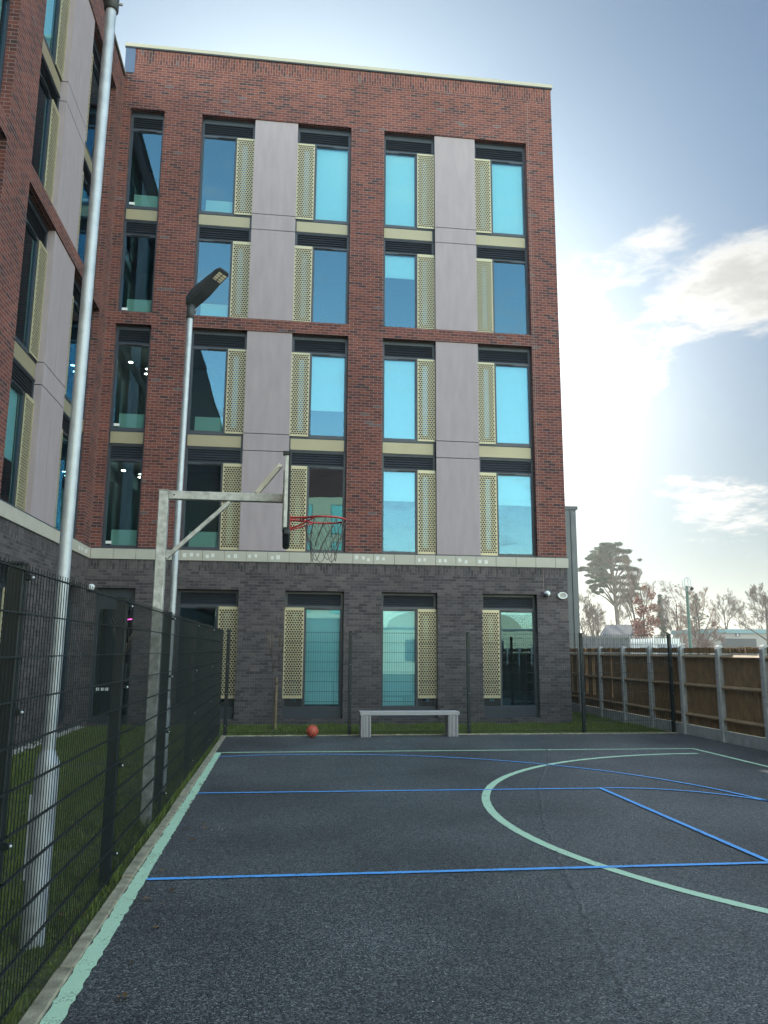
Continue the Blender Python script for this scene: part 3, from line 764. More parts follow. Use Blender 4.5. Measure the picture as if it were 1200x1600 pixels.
# ------------------------------------------------------------------ mesh fences
def mesh_panel(L_):
    mb = MB(); w = .0020; Hf = 2.12
    n = int(round(L_ / .05))
    for i in range(n + 1):
        x = L_ * i / n; mb.box(x - w, x + w, -w, w, .045, Hf + .03)
    z = Hf; k = 0
    while z > .05:
        for dy in (-.0062, .0062): mb.box(-.01, L_ + .01, dy - .0032, dy + .0032, z - .0032, z + .0032)
        z -= .2055
    return mb
def post_mb(h=2.16, w=.04, d=.03):
    mb = MB(); mb.box(-w, w, -d, d, -.05, h, 0, .004); return mb
def fence(t, n, L_, start, step, rot, postx, last=True):
    pm = mesh_of(('post', t.name), lambda: post_mb(2.15, .034, .04), [M['mesh']])
    cm_ = mesh_of(('cap', t.name), lambda: (lambda m: (m.box(-.037, .037, -.043, .043, 2.15, 2.165, 0, .004), m)[1])(MB()), [M['black']])
    def clamps():
        m = MB(); z = 0
        m.box(-.014, .014, -.075, -.038, z - .014, z + .014, 1, .003)
        m.lathe([(0, .008), (.006, .008), (.007, 0)], (0, -.075, z), 10, axis='y')
        return m
    cl = mesh_of(('clamp', t.name), clamps, [M['zinc'], M['mesh']])
    pn = mesh_of(('panel', t.name), lambda: mesh_panel(L_), [M['mesh']])
    for i in range(n + (1 if last else 0)):
        p = link('post', pm, t, (postx + i * step, .055, 0)); link('cap', cm_, p)
        for z in (2.09, 1.45, .85, .2): link('clamp', cl, p, (0, 0, z))
    for i in range(n):
        link('panel', pn, t, (postx + i * step + .0, 0, 0))
# left fence runs along +y, court face is +x  -> local x = -Y, local y = -X ... use rotation -90 deg: local x -> -Y
lf = thing('mesh_fence', 'dark green welded mesh fence along the left edge of the court', 'fence', (XFN, YB + .02, 0), R(90))
fence(lf, 8, 2.575, 0, -2.575, 0, -.0)
for c in lf.children:
    if c.name.startswith('panel'): c.location.x -= 2.575
bf = thing('mesh_fence', 'dark green welded mesh fence across the far end behind the bench', 'fence', (XFN + .05, YB, 0))
fence(bf, 3, 2.575, 0, 2.575, 0, .06)
m = MB(); n = mesh_panel(2.05); n.build('panel', M['mesh'], bf, (.06 + 3 * 2.575, 0, 0))
p = link('post', WCACHE[('post', bf.name)], bf, (9.86, .055, 0)); link('cap', WCACHE[('cap', bf.name)], p)
for z in (2.09, 1.45, .85, .2): link('clamp', WCACHE[('clamp', bf.name)], p, (0, 0, z))

# ------------------------------------------------------------------ timber fence on the right
tf = thing('timber_fence', 'brown featheredge timber fence with grey concrete posts along the right side', 'fence', (8.80, 24.165, 0))
rt = random.Random(9); SPC = 1.515
def cpost():
    mb = MB(); w = .062; d = .075
    mb.box(-w, w, -d, -.022, -.05, 1.83, 0, .010); mb.box(-w, w, .022, d, -.05, 1.83, 0, .01); mb.box(-w + .02, w - .02, -.022, .022, -.05, 1.82)
    V = []
    for (k, z) in ((1, 1.83), (.85, 1.865), (.45, 1.89), (0.05, 1.897)):
        V.append([(-w * .93, -d * .93 * k, z), (w * .93, -d * .93 * k, z), (w * .93, d * .93 * k, z), (-w * .93, d * .93 * k, z)])
    for i in range(3):
        for j in range(4): mb.face([V[i][j], V[i][(j + 1) % 4], V[i + 1][(j + 1) % 4], V[i + 1][j]])
    for z in (.35, .95, 1.3):
        mb.lathe([(0, .003), (.012, .003), (.012, 0)], (-w * .3, -d, z), 8, axis='y', mat=1)
    return mb
# local frame of the fence: x+ = right; boards run along -y from the first post
cpm = mesh_of('concrete_post', cpost, [M['conc'], M['black']])
NB = 17
for i in range(NB + 1):
    link('concrete_post', cpm, tf, (-.0, -i * SPC, 0), R(-90))
for i in range(NB):
    y1 = -i * SPC - .06; y0 = -(i + 1) * SPC + .06
    mb = MB(); y = y0; k = 0
    nb = 13; bw = (y1 - y0) / nb
    for b in range(nb):
        t = rt.uniform(-.004, .004); pale = (i == 0 and b in (0, 1, 2, 6, 11)) or (i == 1 and b in (4, 5, 9, 10)) or (i == 2 and b in (1, 7))  # boards in the far bays that get the painted sunlight colour
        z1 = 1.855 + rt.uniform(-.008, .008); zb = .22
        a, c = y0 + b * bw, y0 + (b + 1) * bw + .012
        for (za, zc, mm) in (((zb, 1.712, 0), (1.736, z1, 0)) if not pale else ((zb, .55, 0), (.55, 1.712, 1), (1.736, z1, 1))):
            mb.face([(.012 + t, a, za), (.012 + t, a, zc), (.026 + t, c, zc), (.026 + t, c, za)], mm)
            mb.face([(.012 + t, a, za), (.030 + t, a, za), (.030 + t, a, zc), (.012 + t, a, zc)], mm)
            mb.face([(.030 + t, a, za), (.034 + t, c, za), (.034 + t, c, zc), (.030 + t, a, zc)], mm)
            mb.face([(.012 + t, a, zc), (.030 + t, a, zc), (.034 + t, c, zc), (.026 + t, c, zc)], mm)
    mb.build('board_panel', [M['woodb'], M['woodsun']], tf)
    mb = MB()
    for zc in (1.662, 1.06, .43):
        V = [(.010, -.03), (-.035, -.03), (-.045, .0), (.010, .042)]
        for j in range(4):
            q0, q1 = V[j], V[(j + 1) % 4]
            mb.face([(q0[0], y0, zc + q0[1]), (q1[0], y0, zc + q1[1]), (q1[0], y1, zc + q1[1]), (q0[0], y1, zc + q0[1])])
    mb.build('rail', M['rail'], tf)
    mb = MB(); mb.box(-.02, .03, y0 - .03, y1 + .03, -.05, .215, 0, .006); mb.build('gravel_board', M['conc'], tf)

# ------------------------------------------------------------------ lamp posts
def lamp_post(base, rbase, rp, htop, label, hz, heading, tilt):
    t = thing('lamp_post', label, 'lamp post', base, group='galvanised lamp posts beside the court')
    mb = MB()
    mb.lathe([(rbase, -.05), (rbase, 1.02), (rbase * .98, 1.045), (rp * 1.15, 1.10), (rp, 1.12)], (0, 0, 0), 28)
    mb.box(-rbase - .006, -rbase + .02, -.05, .05, .35, .85, 0, .004)
    mb.build('base_column', M['galv'], t)
    mb = MB(); k = 10
    mb.lathe([(rp, 1.12), (rp * .93, htop)], (0, 0, 0), 28); mb.build('pole', M['galv'], t)
    mb = MB(); mb.lathe([(rp + .004, htop - .005), (rp + .012, htop), (rp + .012, htop + .19), (rp * .9, htop + .21), (0, htop + .21)], (0, 0, 0), 24)
    for z in (.06, .13): mb.tube([(rp + .005, 0, htop + z), (rp + .04, 0, htop + z)], .009, 8, mat=1)
    mb.build('sleeve', [M['lampgrey'], M['zinc']], t)
    Mx = Matrix.Translation((0, 0, htop + .24)) @ Matrix.Rotation(heading, 4, 'Z') @ Matrix.Rotation(-tilt, 4, 'Y')
    # head: curved driver housing + flat LED tray
    mb = MB()
    mb.box(-.06, .07, -.035, .035, -.05, .03, 0, .01, Mx)
    prof = [(-.06, .055, .01), (.0, .095, .055), (.12, .115, .075), (.26, .115, .07), (.62, .11, .035), (.66, .09, .02)]
    rings = []
    for (x, w, h) in prof:
        bot = -.065 if x < .27 else -.012
        if x <= -.05: bot = -.02
        rings.append([(x, -w, bot * .4), (x, -w * .8, bot), (x, w * .8, bot), (x, w, bot * .4), (x, w * .85, h), (x, -w * .85, h)])
    for i in range(len(rings) - 1):
        for j in range(6):
            mb.face([Mx @ Vector(p) for p in (rings[i][j], rings[i + 1][j], rings[i + 1][(j + 1) % 6], rings[i][(j + 1) % 6])], 0, False)
    mb.face([Mx @ Vector(p) for p in rings[0]]); mb.face([Mx @ Vector(p) for p in rings[-1][::-1]])
    hd = mb.build('lamp_head', M['lampgrey'], t)
    mb = MB()
    mb.box(.285, .645, -.098, .098, -.026, -.0125, 1, 0, Mx)
    for a in range(8):
        for b in (-.045, .045): mb.box(.32 + a * .038, .348 + a * .038, b - .034, b + .034, -.032, -.026, 0, 0, Mx)
    mb.build('lens_panel', [M['led'], M['lampgrey']], hd)
    return t
lamp_post((-1.462, 5.36, 0), .074, .041, 6.50, 'galvanised lamp post nearest the camera, its head out of frame', 0, R(-25), R(20)).rotation_euler = (0, R(.35), 0)
lamp_post((-1.45, 10.42, 0), .056, .043, 6.26, 'galvanised lamp post behind the basketball hoop with tilted LED head', 0, R(-34), R(32)).rotation_euler = (0, R(.45), 0)

# ------------------------------------------------------------------ basketball hoop
hp = thing('basketball_hoop', 'galvanised basketball post with red hoop and chain net by the left fence', 'basketball hoop', (-1.315, 8.5, 0))
HX = 1.315
w = .05
mb = MB(); mb.box(-w, w, -w, w, -.05, 3.43, 0, .006); mb.box(-w - .003, w + .003, -w - .003, w + .003, 3.43, 3.44, 0, .003); mb.build('post', M['galvdull'], hp)
mb = MB(); mb.box(w + .001, HX - .045, -.04, .04, 3.345, 3.435, 0, .005); mb.lathe([(0, .006), (.009, .006), (.009, 0)], (w + .06, -.04, 3.39), 8, mat=1, axis='y'); mb.build('arm', [M['galvdull'], M['black']], hp)
def bar(mb, a, b, w, d, mat=0):
    a, b = Vector(a), Vector(b); l = (b - a).length; x = (b - a).normalized(); y = Vector((0, 1, 0)); z = x.cross(y)
    Mx = Matrix(((x.x, y.x, z.x, a.x), (x.y, y.y, z.y, a.y), (x.z, y.z, z.z, a.z), (0, 0, 0, 1)))
    mb.box(0, l, -d, d, -w, w, mat, .003, Mx)
mb = MB(); bar(mb, (w + .002, 0, 2.71), (.70, 0, 3.335), .022, .022); mb.build('brace', M['galvdull'], hp)
mb = MB(); bar(mb, (HX - .33, 0, 3.44), (HX - .075, 0, 3.77), .026, .03); mb.lathe([(0, .04), (.012, .04), (.012, -.04), (0, -.04)], (HX - .085, 0, 3.74), 8, axis='y'); mb.build('strut', M['strip'], hp)
# backboard seen edge-on: black board on a galvanised frame, padded lower edge
bb = MB(); bb.box(HX + .012, HX + .036, -.56, .56, 2.93, 3.80, 0, .006)
bo = bb.build('backboard', M['black'], hp)
mb = MB()
mb.box(HX - .028, HX + .011, -.555, -.52, 2.985, 3.745, 0, .003); mb.box(HX - .028, HX + .011, .52, .555, 2.985, 3.745, 0, .003)
mb.box(HX - .028, HX + .011, -.52, .52, 3.705, 3.745, 0, .003); mb.box(HX - .028, HX + .011, -.52, .52, 2.985, 3.025, 0, .003); mb.box(HX - .045, HX + .011, -.06, .06, 3.03, 3.70, 0, .003)
mb.build('board_frame', M['galvdull'], bo)
mb = MB(); mb.box(HX - .035, HX + .044, -.57, .57, 2.90, 2.98, 0, .02); mb.build('edge_pad', M['black'], bo); mb = MB(); mb.box(HX - .05, HX + .0115, -.565, -.51, 3.747, 3.79, 0, .005); mb.build('bracket', M['black'], bo)
rc = (HX + .42, 0, 3.165); rr = .236
mb = MB(); mb.tube([(rc[0] + rr * math.cos(2 * math.pi * i / 40), rr * math.sin(2 * math.pi * i / 40), rc[2]) for i in range(40)], .0115, 8, closed=True)
for s in (-1, 1):
    mb.tube([(HX + .045, s * .07, 3.17), (rc[0] - rr * .80, s * rr * .6, 3.165)], .012, 8)
    mb.tube([(HX + .045, s * .05, 3.055), (HX + .12, s * .07, 3.075), (rc[0] - rr * .55, s * rr * .83, 3.15)], .009, 8)
mb.tube([(HX + .16, -.1, 3.165), (HX + .16, .1, 3.165)], .009, 6)
mb.box(HX + .037, HX + .05, -.10, .10, 3.02, 3.20, 0, .003)
ro = mb.build('rim', M['redrim'], hp)
mb = MB(); n = 12; lv = [(0, .232, 3.158), (.5, .205, 3.03), (0, .175, 2.92), (.5, .15, 2.83)]
rn = random.Random(2)
pt = lambda k, j: (rc[0] + lv[k][1] * math.cos(2 * math.pi * (j + lv[k][0]) / n), lv[k][1] * math.sin(2 * math.pi * (j + lv[k][0]) / n), lv[k][2] + rn.uniform(-.012, .012))
P = [[pt(k, j) for j in range(n)] for k in range(4)]
def links(a, b):
    a, b = Vector(a), Vector(b); mid = (a + b) / 2; mid.z -= .006
    mb.tube([a, mid, b], .0042, 5)
for k in range(3):
    for j in range(n):
        j2 = (j + (1 if lv[k][0] else 0)) % n; jm = (j2 - 1) % n
        if k == 0: links(P[0][j], P[1][j]); links(P[0][j], P[1][(j - 1) % n])
        elif k == 1: links(P[1][j], P[2][j]); links(P[1][j], P[2][(j + 1) % n])
        else: links(P[2][j], P[3][j]); links(P[2][j], P[3][(j - 1) % n])
for j in range(0, n, 1):   # hanging loops at the bottom
    a, b = Vector(P[3][j]), Vector(P[3][(j + 2) % n]); c = (a + b) / 2; c.z -= .13
    if j % 2 == 0: mb.tube([a, a.lerp(c, .55) + Vector((0, 0, -.03)), c, b.lerp(c, .55) + Vector((0, 0, -.03)), b], .0042, 5)
mb.build('chain_net', M['chain'], hp)

# ------------------------------------------------------------------ bench and ball
be = thing('bench', 'weathered grey slatted timber bench at the far end of the court', 'bench', (2.66, 16.58, 0))
mb = MB(); X = 1.04; ns = 7
for i in range(ns):
    y0 = -.19 + .38 * i / ns; mb.box(-X, X, y0, y0 + .38 / ns - .011, .435, .505, 0, .004)
mb.build('seat', M['bench'], be)
for s in (-1, 1):
    mb = MB(); a, b = (-X + .02, -X + .235) if s < 0 else (X - .235, X - .02); k = 7
    for i in range(k):
        x0 = a + (b - a) * i / k
        mb.box(x0, x0 + (b - a) / k - .010, -.185, -.145, 0, .433, 0, .003); mb.box(x0, x0 + (b - a) / k - .010, .145, .185, 0, .433, 0, .003)
    for i in range(8):
        y0 = -.142 + .284 * i / 8
        for x0 in (a, b - .035): mb.box(x0, x0 + .03, y0, y0 + .03, 0, .433, 0, .003)
    mb.build('leg', M['bench'], be)

def ball_mat():
    m = bpy.data.materials.new('orange basketball rubber'); m.use_nodes = True
    N = m.node_tree.nodes; L = m.node_tree.links; p = N['Principled BSDF']
    tc = N.new('ShaderNodeTexCoord'); sp = N.new('ShaderNodeSeparateXYZ'); L.new(tc.outputs['Object'], sp.inputs[0])
    f = lambda op, a, b=None: math_node(N, L, op, a, b)
    x, y, z = sp.outputs
    s1 = f('ABSOLUTE', x); s2 = f('ABSOLUTE', z)
    s3 = f('ABSOLUTE', f('SUBTRACT', f('ABSOLUTE', f('ADD', x, 0.0)), f('ADD', .045, f('MULTIPLY', f('MULTIPLY', y, y), 2.6))))
    d = f('MINIMUM', f('MINIMUM', s1, s2), s3)
    mr = N.new('ShaderNodeMapRange'); mr.inputs[1].default_value = .0025; mr.inputs[2].default_value = .0045; L.new(d, mr.inputs[0])
    mx = N.new('ShaderNodeMix'); mx.data_type = 'RGBA'; L.new(mr.outputs[0], mx.inputs[0]); mx.inputs[6].default_value = (.02, .015, .015, 1); mx.inputs[7].default_value = (.50, .085, .045, 1)
    L.new(mx.outputs[2], p.inputs['Base Color']); p.inputs['Roughness'].default_value = .55
    v = N.new('ShaderNodeTexVoronoi'); v.inputs['Scale'].default_value = 220; L.new(tc.outputs['Object'], v.inputs['Vector'])
    b = N.new('ShaderNodeBump'); b.inputs['Strength'].default_value = .3; b.inputs['Distance'].default_value = .001; L.new(v.outputs['Distance'], b.inputs['Height']); L.new(b.outputs[0], p.inputs['Normal'])
    return m
mb = MB(); rb = .124
mb.lathe([(rb * math.sin(math.pi * i / 24), -rb * math.cos(math.pi * i / 24)) for i in range(25)], (0, 0, 0), 40)
bl = mb.build('basketball', ball_mat(), None, (.65, 16.45, rb)); bl.rotation_euler = (R(35), R(25), R(20))
tag(bl, 'orange basketball lying on the asphalt left of the bench', 'basketball')

# ------------------------------------------------------------------ vegetation
def grow(tb, tw, p, d, length, r, lvl, rg, maxl, up=.15, nseg=4, kids=(3, 5), ang=(25, 55), ratio=(.5, .75)):
    pts = [p.copy()]; rad = [r]; q = p.copy(); dd = d.normalized()
    for i in range(nseg):
        dd = (dd + Vector((rg.gauss(0, .12), rg.gauss(0, .12), rg.gauss(0, .08) + up * .25))).normalized()
        q = q + dd * (length / nseg); pts.append(q.copy()); rad.append(max(r * (1 - .75 * (i + 1) / nseg), r * .2))
    (tb if lvl <= 1 else tw).tube(pts, rad, 6 if lvl == 0 else 4 if lvl == 1 else 3, cap=False, smooth=lvl < 2)
    if lvl >= maxl: return
    nk = rg.randint(*kids)
    for k in range(nk):
        f = rg.uniform(.3 if lvl else .28, 1.0); i = min(int(f * nseg), nseg - 1); b = pts[i].lerp(pts[i + 1], f * nseg - i)
        axis = (pts[i + 1] - pts[i]).normalized(); side_ = axis.orthogonal().normalized(); side_.rotate(Matrix.Rotation(rg.uniform(0, 6.283), 3, axis))
        a = R(rg.uniform(*ang)); nd = axis * math.cos(a) + side_ * math.sin(a)
        grow(tb, tw, b, nd, length * rg.uniform(*ratio) * (1.1 - .5 * f), max(rad[i] * .5, .010), lvl + 1, rg, maxl, up, max(2, nseg - 1), kids, ang, ratio)

def bare_tree(px, Y, ztop, label, seed, twig='twig', maxl=4, kids=(7, 9), ang=(22, 50), up=.3, rad=None, trunk_f=.75):
    b = at(px, 1000, Y); t = thing('bare_tree', label, 'tree', (b.x, Y, -.03), group='winter trees beyond the timber fence')
    rg = random.Random(seed); tb, tw = MB(), MB()
    grow(tb, tw, Vector((0, 0, 0)), Vector((rg.uniform(-.04, .04), 0, 1)), ztop * trunk_f, rad or ztop * .018, 0, rg, maxl, up, 6, kids, ang, (.42, .62))
    tb.build('trunk', M['bark'], t); tw.build('crown', M[twig], t)
    return t

def clump(mb, c, rx, rz, n, s, rg):
    for i in range(n):
        u = Vector((rg.gauss(0, 1), rg.gauss(0, 1), rg.gauss(0, 1))).normalized() * rg.random() ** .45
        p = Vector(c) + Vector((u.x * rx, u.y * rx, u.z * rz))
        a = Vector((rg.gauss(0, 1), rg.gauss(0, 1), rg.gauss(0, .5))).normalized() * s * rg.uniform(.6, 1.4); b = a.orthogonal().normalized() * s * rg.uniform(.25, .55)
        mb.raw([p - a, p + b, p + a, p - b], [(0, 1, 2, 3)])

# tall pine: bare leaning trunk, flat-topped layered crown
YP = 88
pb_, pt_ = at(966, 1000, YP), at(955, 848, YP)
pine = thing('pine_tree', 'tall pine with a flat layered dark crown, the highest tree beyond the fence', 'tree', (pb_.x, YP, -.03))
rg = random.Random(11); tb = MB(); fo = MB()
top = pt_.z; sx = pt_.x - pb_.x
tp = [(sx * f + .25 * math.sin(f * 5) * (1 - f), 0, f * (top - .6)) for f in [i / 10 for i in range(11)]]
tb.tube(tp, [.36 - .028 * i for i in range(11)], 8)
def crown_pad(px, py, wpx, hpx, n=110, dy=0):
    c = at(px, py, YP); k = YP / FPX; cc = (c.x - pb_.x, dy, c.z)
    for q_ in range(7):
        o_ = Vector((rg.uniform(-.7, .7) * wpx * k / 2, rg.uniform(-1, 1), rg.uniform(-.6, .6) * hpx * k / 2))
        clump(fo, Vector(cc) + o_, wpx * k / 2 * rg.uniform(.28, .55), hpx * k / 2 * rg.uniform(.35, .65), n // 2, .17, rg)
    f = min(.95, max(.3, (c.z - 1.2) / top)); i = int(f * 10); s = tp[i]
    tb.tube([s, ((s[0] + cc[0]) / 2, dy * .5, (s[2] + cc[2]) / 2 + .2), cc], [.12, .08, .03], 5)
for (px, py, w_, h_) in ((952, 852, 30, 14), (938, 860, 34, 14), (968, 860, 36, 14), (930, 870, 36, 12), (955, 866, 44, 14), (976, 872, 34, 11), (985, 876, 26, 9), (925, 880, 36, 11), (948, 880, 30, 9), (935, 890, 44, 10), (972, 889, 40, 8), (920, 897, 30, 9), (948, 896, 34, 7), (985, 902, 30, 8), (966, 902, 26, 6), (930, 906, 36, 7), (984, 912, 30, 9), (975, 921, 36, 8), (988, 928, 26, 8), (928, 918, 22, 9), (924, 926, 16, 9), (978, 940, 18, 5), (960, 873, 40, 8), (942, 872, 30, 9), (916, 888, 26, 8), (982, 890, 24, 8), (955, 880, 50, 9), (937, 899, 40, 8), (968, 908, 40, 8), (945, 913, 34, 7), (992, 918, 26, 8), (980, 932, 30, 7), (920, 910, 26, 8), (950, 858, 40, 10)):
    crown_pad(px, py, w_, h_, int(w_ * h_ * .9), rg.uniform(-1.6, 1.6))
tb.build('trunk', M['bark'], pine); fo.build('crown', M['pine'], pine)

# russet-leaved hornbeam
YR = 56; b = at(1009, 1000, YR)
rt_ = thing('hornbeam_tree', 'slim tree still holding russet brown leaves beside the pine', 'tree', (b.x, YR, -.03))
rg = random.Random(21); tb, tw, fo = MB(), MB(), MB()
grow(tb, tw, Vector((0, 0, 0)), Vector((0, 0, 1)), 6.6, .13, 0, rg, 3, .5, 6, (6, 8), (15, 40), (.35, .5))
k = YR / FPX
for (px, py, w_, h_, n) in ((1006, 995, 34, 22, 330), (998, 975, 22, 22, 230), (1016, 972, 26, 24, 260), (1002, 955, 26, 20, 210), (1020, 950, 20, 16, 120), (1000, 938, 18, 16, 120), (1012, 930, 16, 18, 90), (1004, 918, 18, 16, 60), (1010, 985, 38, 20, 260)):
    c = at(px, py, YR); clump(fo, (c.x - b.x, rg.uniform(-.5, .5), c.z + .03), w_ * k / 2, h_ * k / 2, int(n * 1.9), .095, rg)
tb.build('trunk', M['bark'], rt_); tw.build('branches', M['pinktwig'], rt_); fo.build('crown', M['redleaf'], rt_)

def conifer(px, Y, ztop, wpx, label, seed):
    b = at(px, 1000, Y); t = thing('conifer_tree', label, 'tree', (b.x, Y, -.03)); rg = random.Random(seed); fo, tb = MB(), MB()
    W_ = wpx * Y / FPX / 2
    tb.tube([(0, 0, 0), (0, 0, ztop * .9)], [.18, .03], 6)
    for i in range(26):
        f = i / 26; a = rg.uniform(0, 6.28); r_ = W_ * (1 - f) ** .8
        clump(fo, (math.cos(a) * r_ * .5, math.sin(a) * r_ * .5, ztop * (.12 + .86 * f)), r_ * .6 + .15, ztop * .05, 60, .17, rg)
    tb.build('trunk', M['bark'], t); fo.build('crown', M['hedge'], t)
conifer(1035, 78, at(1035, 927, 78).z, 28, 'small dark conifer just right of the russet tree', 5)
conifer(1090, 84, at(1090, 925, 84).z, 74, 'broad grey green conifer behind the pink twiggy tree', 6)
Z = lambda px, py, Y: at(px, py, Y).z
bare_tree(916, 62, Z(916, 925, 62) * 1.0, 'many-stemmed bare tree closest to the dark metal block', 31)
bare_tree(940, 66, Z(940, 915, 66), 'bare tree in front of the pine trunk', 32, ang=(25, 55))
bare_tree(975, 96, Z(970, 925, 80), 'slight bare tree standing between the pine trunk and the russet tree', 33)
bare_tree(1004, 70, Z(1004, 872, 70), 'upright bare tree rising behind the russet tree', 34, ang=(10, 26), up=.6)
bare_tree(1058, 70, Z(1058, 905, 70), 'bare tree left of the green pole', 35)
bare_tree(1084, 60, Z(1084, 903, 60), 'wide bare tree with pinkish twigs behind the green pole', 36, 'pinktwig', kids=(7, 9), ang=(25, 60), up=.2)
bare_tree(1062, 54, Z(1062, 950, 54), 'low pink twiggy tree by the right end of the palisade', 37, 'pinktwig', kids=(7, 9), ang=(30, 65), up=.15, trunk_f=.6)
bare_tree(1105, 57, Z(1105, 945, 57), 'low pink twiggy tree left of the low hut', 38, 'pinktwig', kids=(7, 9), ang=(30, 65), up=.15, trunk_f=.6)
bare_tree(1140, 85, Z(1140, 920, 85), 'fan-shaped bare tree behind the low hut', 39, ang=(22, 45))
bare_tree(1192, 52, Z(1192, 888, 52), 'large bare tree at the right edge beside the low hut', 40, ang=(25, 55))
bare_tree(1225, 60, Z(1192, 900, 60), 'bare tree beyond the right edge of the hut', 41)
bare_tree(1165, 98, Z(1165, 955, 98), 'small faint bare tree farthest back above the hut roof', 42)

def sapling(x, y, h, label, seed, guard=False):
    t = thing('sapling', label, 'young tree', (x, y, -.03)); rg = random.Random(seed); tb, tw = MB(), MB()
    grow(tb, tw, Vector((0, 0, 0)), Vector((0, 0, 1)), h, .014, 0, rg, 2, .5, 7, (5, 7), (20, 45), (.3, .5))
    tb.build('trunk', M['bark'], t); tw.build('crown', M['twig'], t)
    mb = MB(); mb.tube([(.07, 0, 0), (.07, 0, 1.15)], .024, 8); mb.build('stake', M['rail'], t)
    mb = MB(); mb.tube([(.07 + .035 * math.cos(a), .03 * math.sin(a), 1.02) for a in [i * .52 for i in range(12)]], .012, 5, closed=True); mb.build('tie', M['black'], t)
sapling(-3.24, 15.8, 2.6, 'staked sapling on the lawn between the left fence and the wing', 51)
sapling(-.18, 18.3, 2.5, 'staked sapling on the grass strip behind the far fence', 52)

# ------------------------------------------------------------------ beyond the timber fence
YQ = 42; b = at(1078, 1000, YQ)
gp = thing('camera_mast', 'tall green steel mast with a spiked crown and small camera beyond the timber fence', 'mast', (b.x, YQ, -.03))
zt = Z(1075, 915, YQ)
mb = MB(); mb.lathe([(.13, 0), (.13, 1.2), (.10, 1.25), (.075, zt)], (0, 0, 0), 12); mb.build('pole', mat('green painted steel', (.035, .10, .075), .5), gp)
mb = MB()
for i in range(8):
    a = i * .785; mb.tube([(.08 * math.cos(a), .08 * math.sin(a), zt - .3), (.22 * math.cos(a), .22 * math.sin(a), zt - .05), (.24 * math.cos(a), .24 * math.sin(a), zt + .3), (.12 * math.cos(a), .12 * math.sin(a), zt + .5)], .014, 5)
mb.build('spiked_crown', M['galv'], gp)
mb = MB(); mb.lathe([(0, -.14), (.07, -.12), (.11, -.04), (.11, .05), (0, .08)], (.30, 0, zt - .12), 12); mb.tube([(0, 0, zt - .05), (.3, 0, zt - .02)], .02, 6); mb.build('camera', M['black'], gp)

# low hut with a shutter and the number 1
YH = 60; l, r_ = at(1112, 1000, YH), at(1200, 1000, YH)
zt = Z(1140, 984, YH); hx = (l.x + r_.x) / 2
hut = thing('low_hut', 'low pale flat-roofed hut with dark shutter and number sign beyond the fence', 'hut', (hx, YH, -.03))
hw = (r_.x - l.x) / 2 + .2; 
mb = MB(); mb.box(-hw, hw, 0, 6, 0, zt - .25); mb.build('wall', mat('pale hut cladding', (.32, .295, .28), .8, var=.06, vscale=1), hut)
mb = MB(); mb.box(-hw - .15, hw + .15, -.15, 6.1, zt - .25, zt + .08); mb.build('roof', mat('teal fascia', (.14, .26, .29), .5), hut)
a, c = at(1127, 997, YH), at(1181, 997, YH)
mb = MB(); mb.box(a.x - hx, c.x - hx, -.04, 0, 0, a.z)
for i in range(12): mb.box(a.x - hx, c.x - hx, -.055, -.04, i * .22, i * .22 + .17)
mb.build('shutter', mat('dark shutter metal', (.035, .042, .055), .5), hut)
s_ = at(1152, 990, YH)
mb = MB(); mb.box(s_.x - hx - .2, s_.x - hx + .2, -.05, 0, s_.z - .2, s_.z + .2, 0); X0 = s_.x - hx; Z0 = s_.z
mb.box(X0 - .025, X0 + .035, -.058, -.05, Z0 - .14, Z0 + .14, 1); mb.box(X0 - .09, X0 - .025, -.058, -.05, Z0 + .07, Z0 + .11, 1); mb.box(X0 - .08, X0 + .09, -.0585, -.0505, Z0 - .15, Z0 - .11, 1)
mb.build('number_sign', [M['seam'], M['white']], hut)

# grey gabled house
YG = 58; p0, p1, pr = at(948, 1000, YG), at(990, 1000, YG), at(985, 975, YG)
hs = thing('house', 'small house with a grey tiled gable roof beyond the fence', 'house', ((p0.x + p1.x) / 2 - .6, YG, -.03), R(-38))
hw = (p1.x - p0.x) / 2; ze = Z(960, 998, YG); zr = pr.z
mb = MB(); mb.box(-hw, hw, 0, 6, 0, ze)
mb.face([(hw, 0, ze), (hw, 6, ze), (hw, 3, zr)]); mb.face([(-hw, 0, ze), (-hw, 3, zr), (-hw, 6, ze)]); mb.build('wall', mat('pale house render', (.42, .41, .40), .85, var=.08, vscale=1), hs)
mb = MB()
for (ya, yb) in ((-.25, 3), (6.25, 3)):
    za = ze - .25; zb = zr + .06
    mb.face([(-hw - .2, ya, za), (hw + .2, ya, za), (hw + .2, yb, zb), (-hw - .2, yb, zb)]); mb.face([(-hw - .2, ya, za - .12), (hw + .2, ya, za - .12), (hw + .2, yb, zb - .12), (-hw - .2, yb, zb - .12)][::-1])
    mb.face([(-hw - .2, ya, za - .12), (hw + .2, ya, za - .12), (hw + .2, ya, za), (-hw - .2, ya, za)])
mb.build('roof', mat('grey roof tiles', (.10, .10, .105), .8, var=.2, vscale=3), hs)
mb = MB(); mb.box(-hw + .5, -hw + 1.3, -.02, .02, .9, 2.1); mb.build('window', M['frame'], hs)

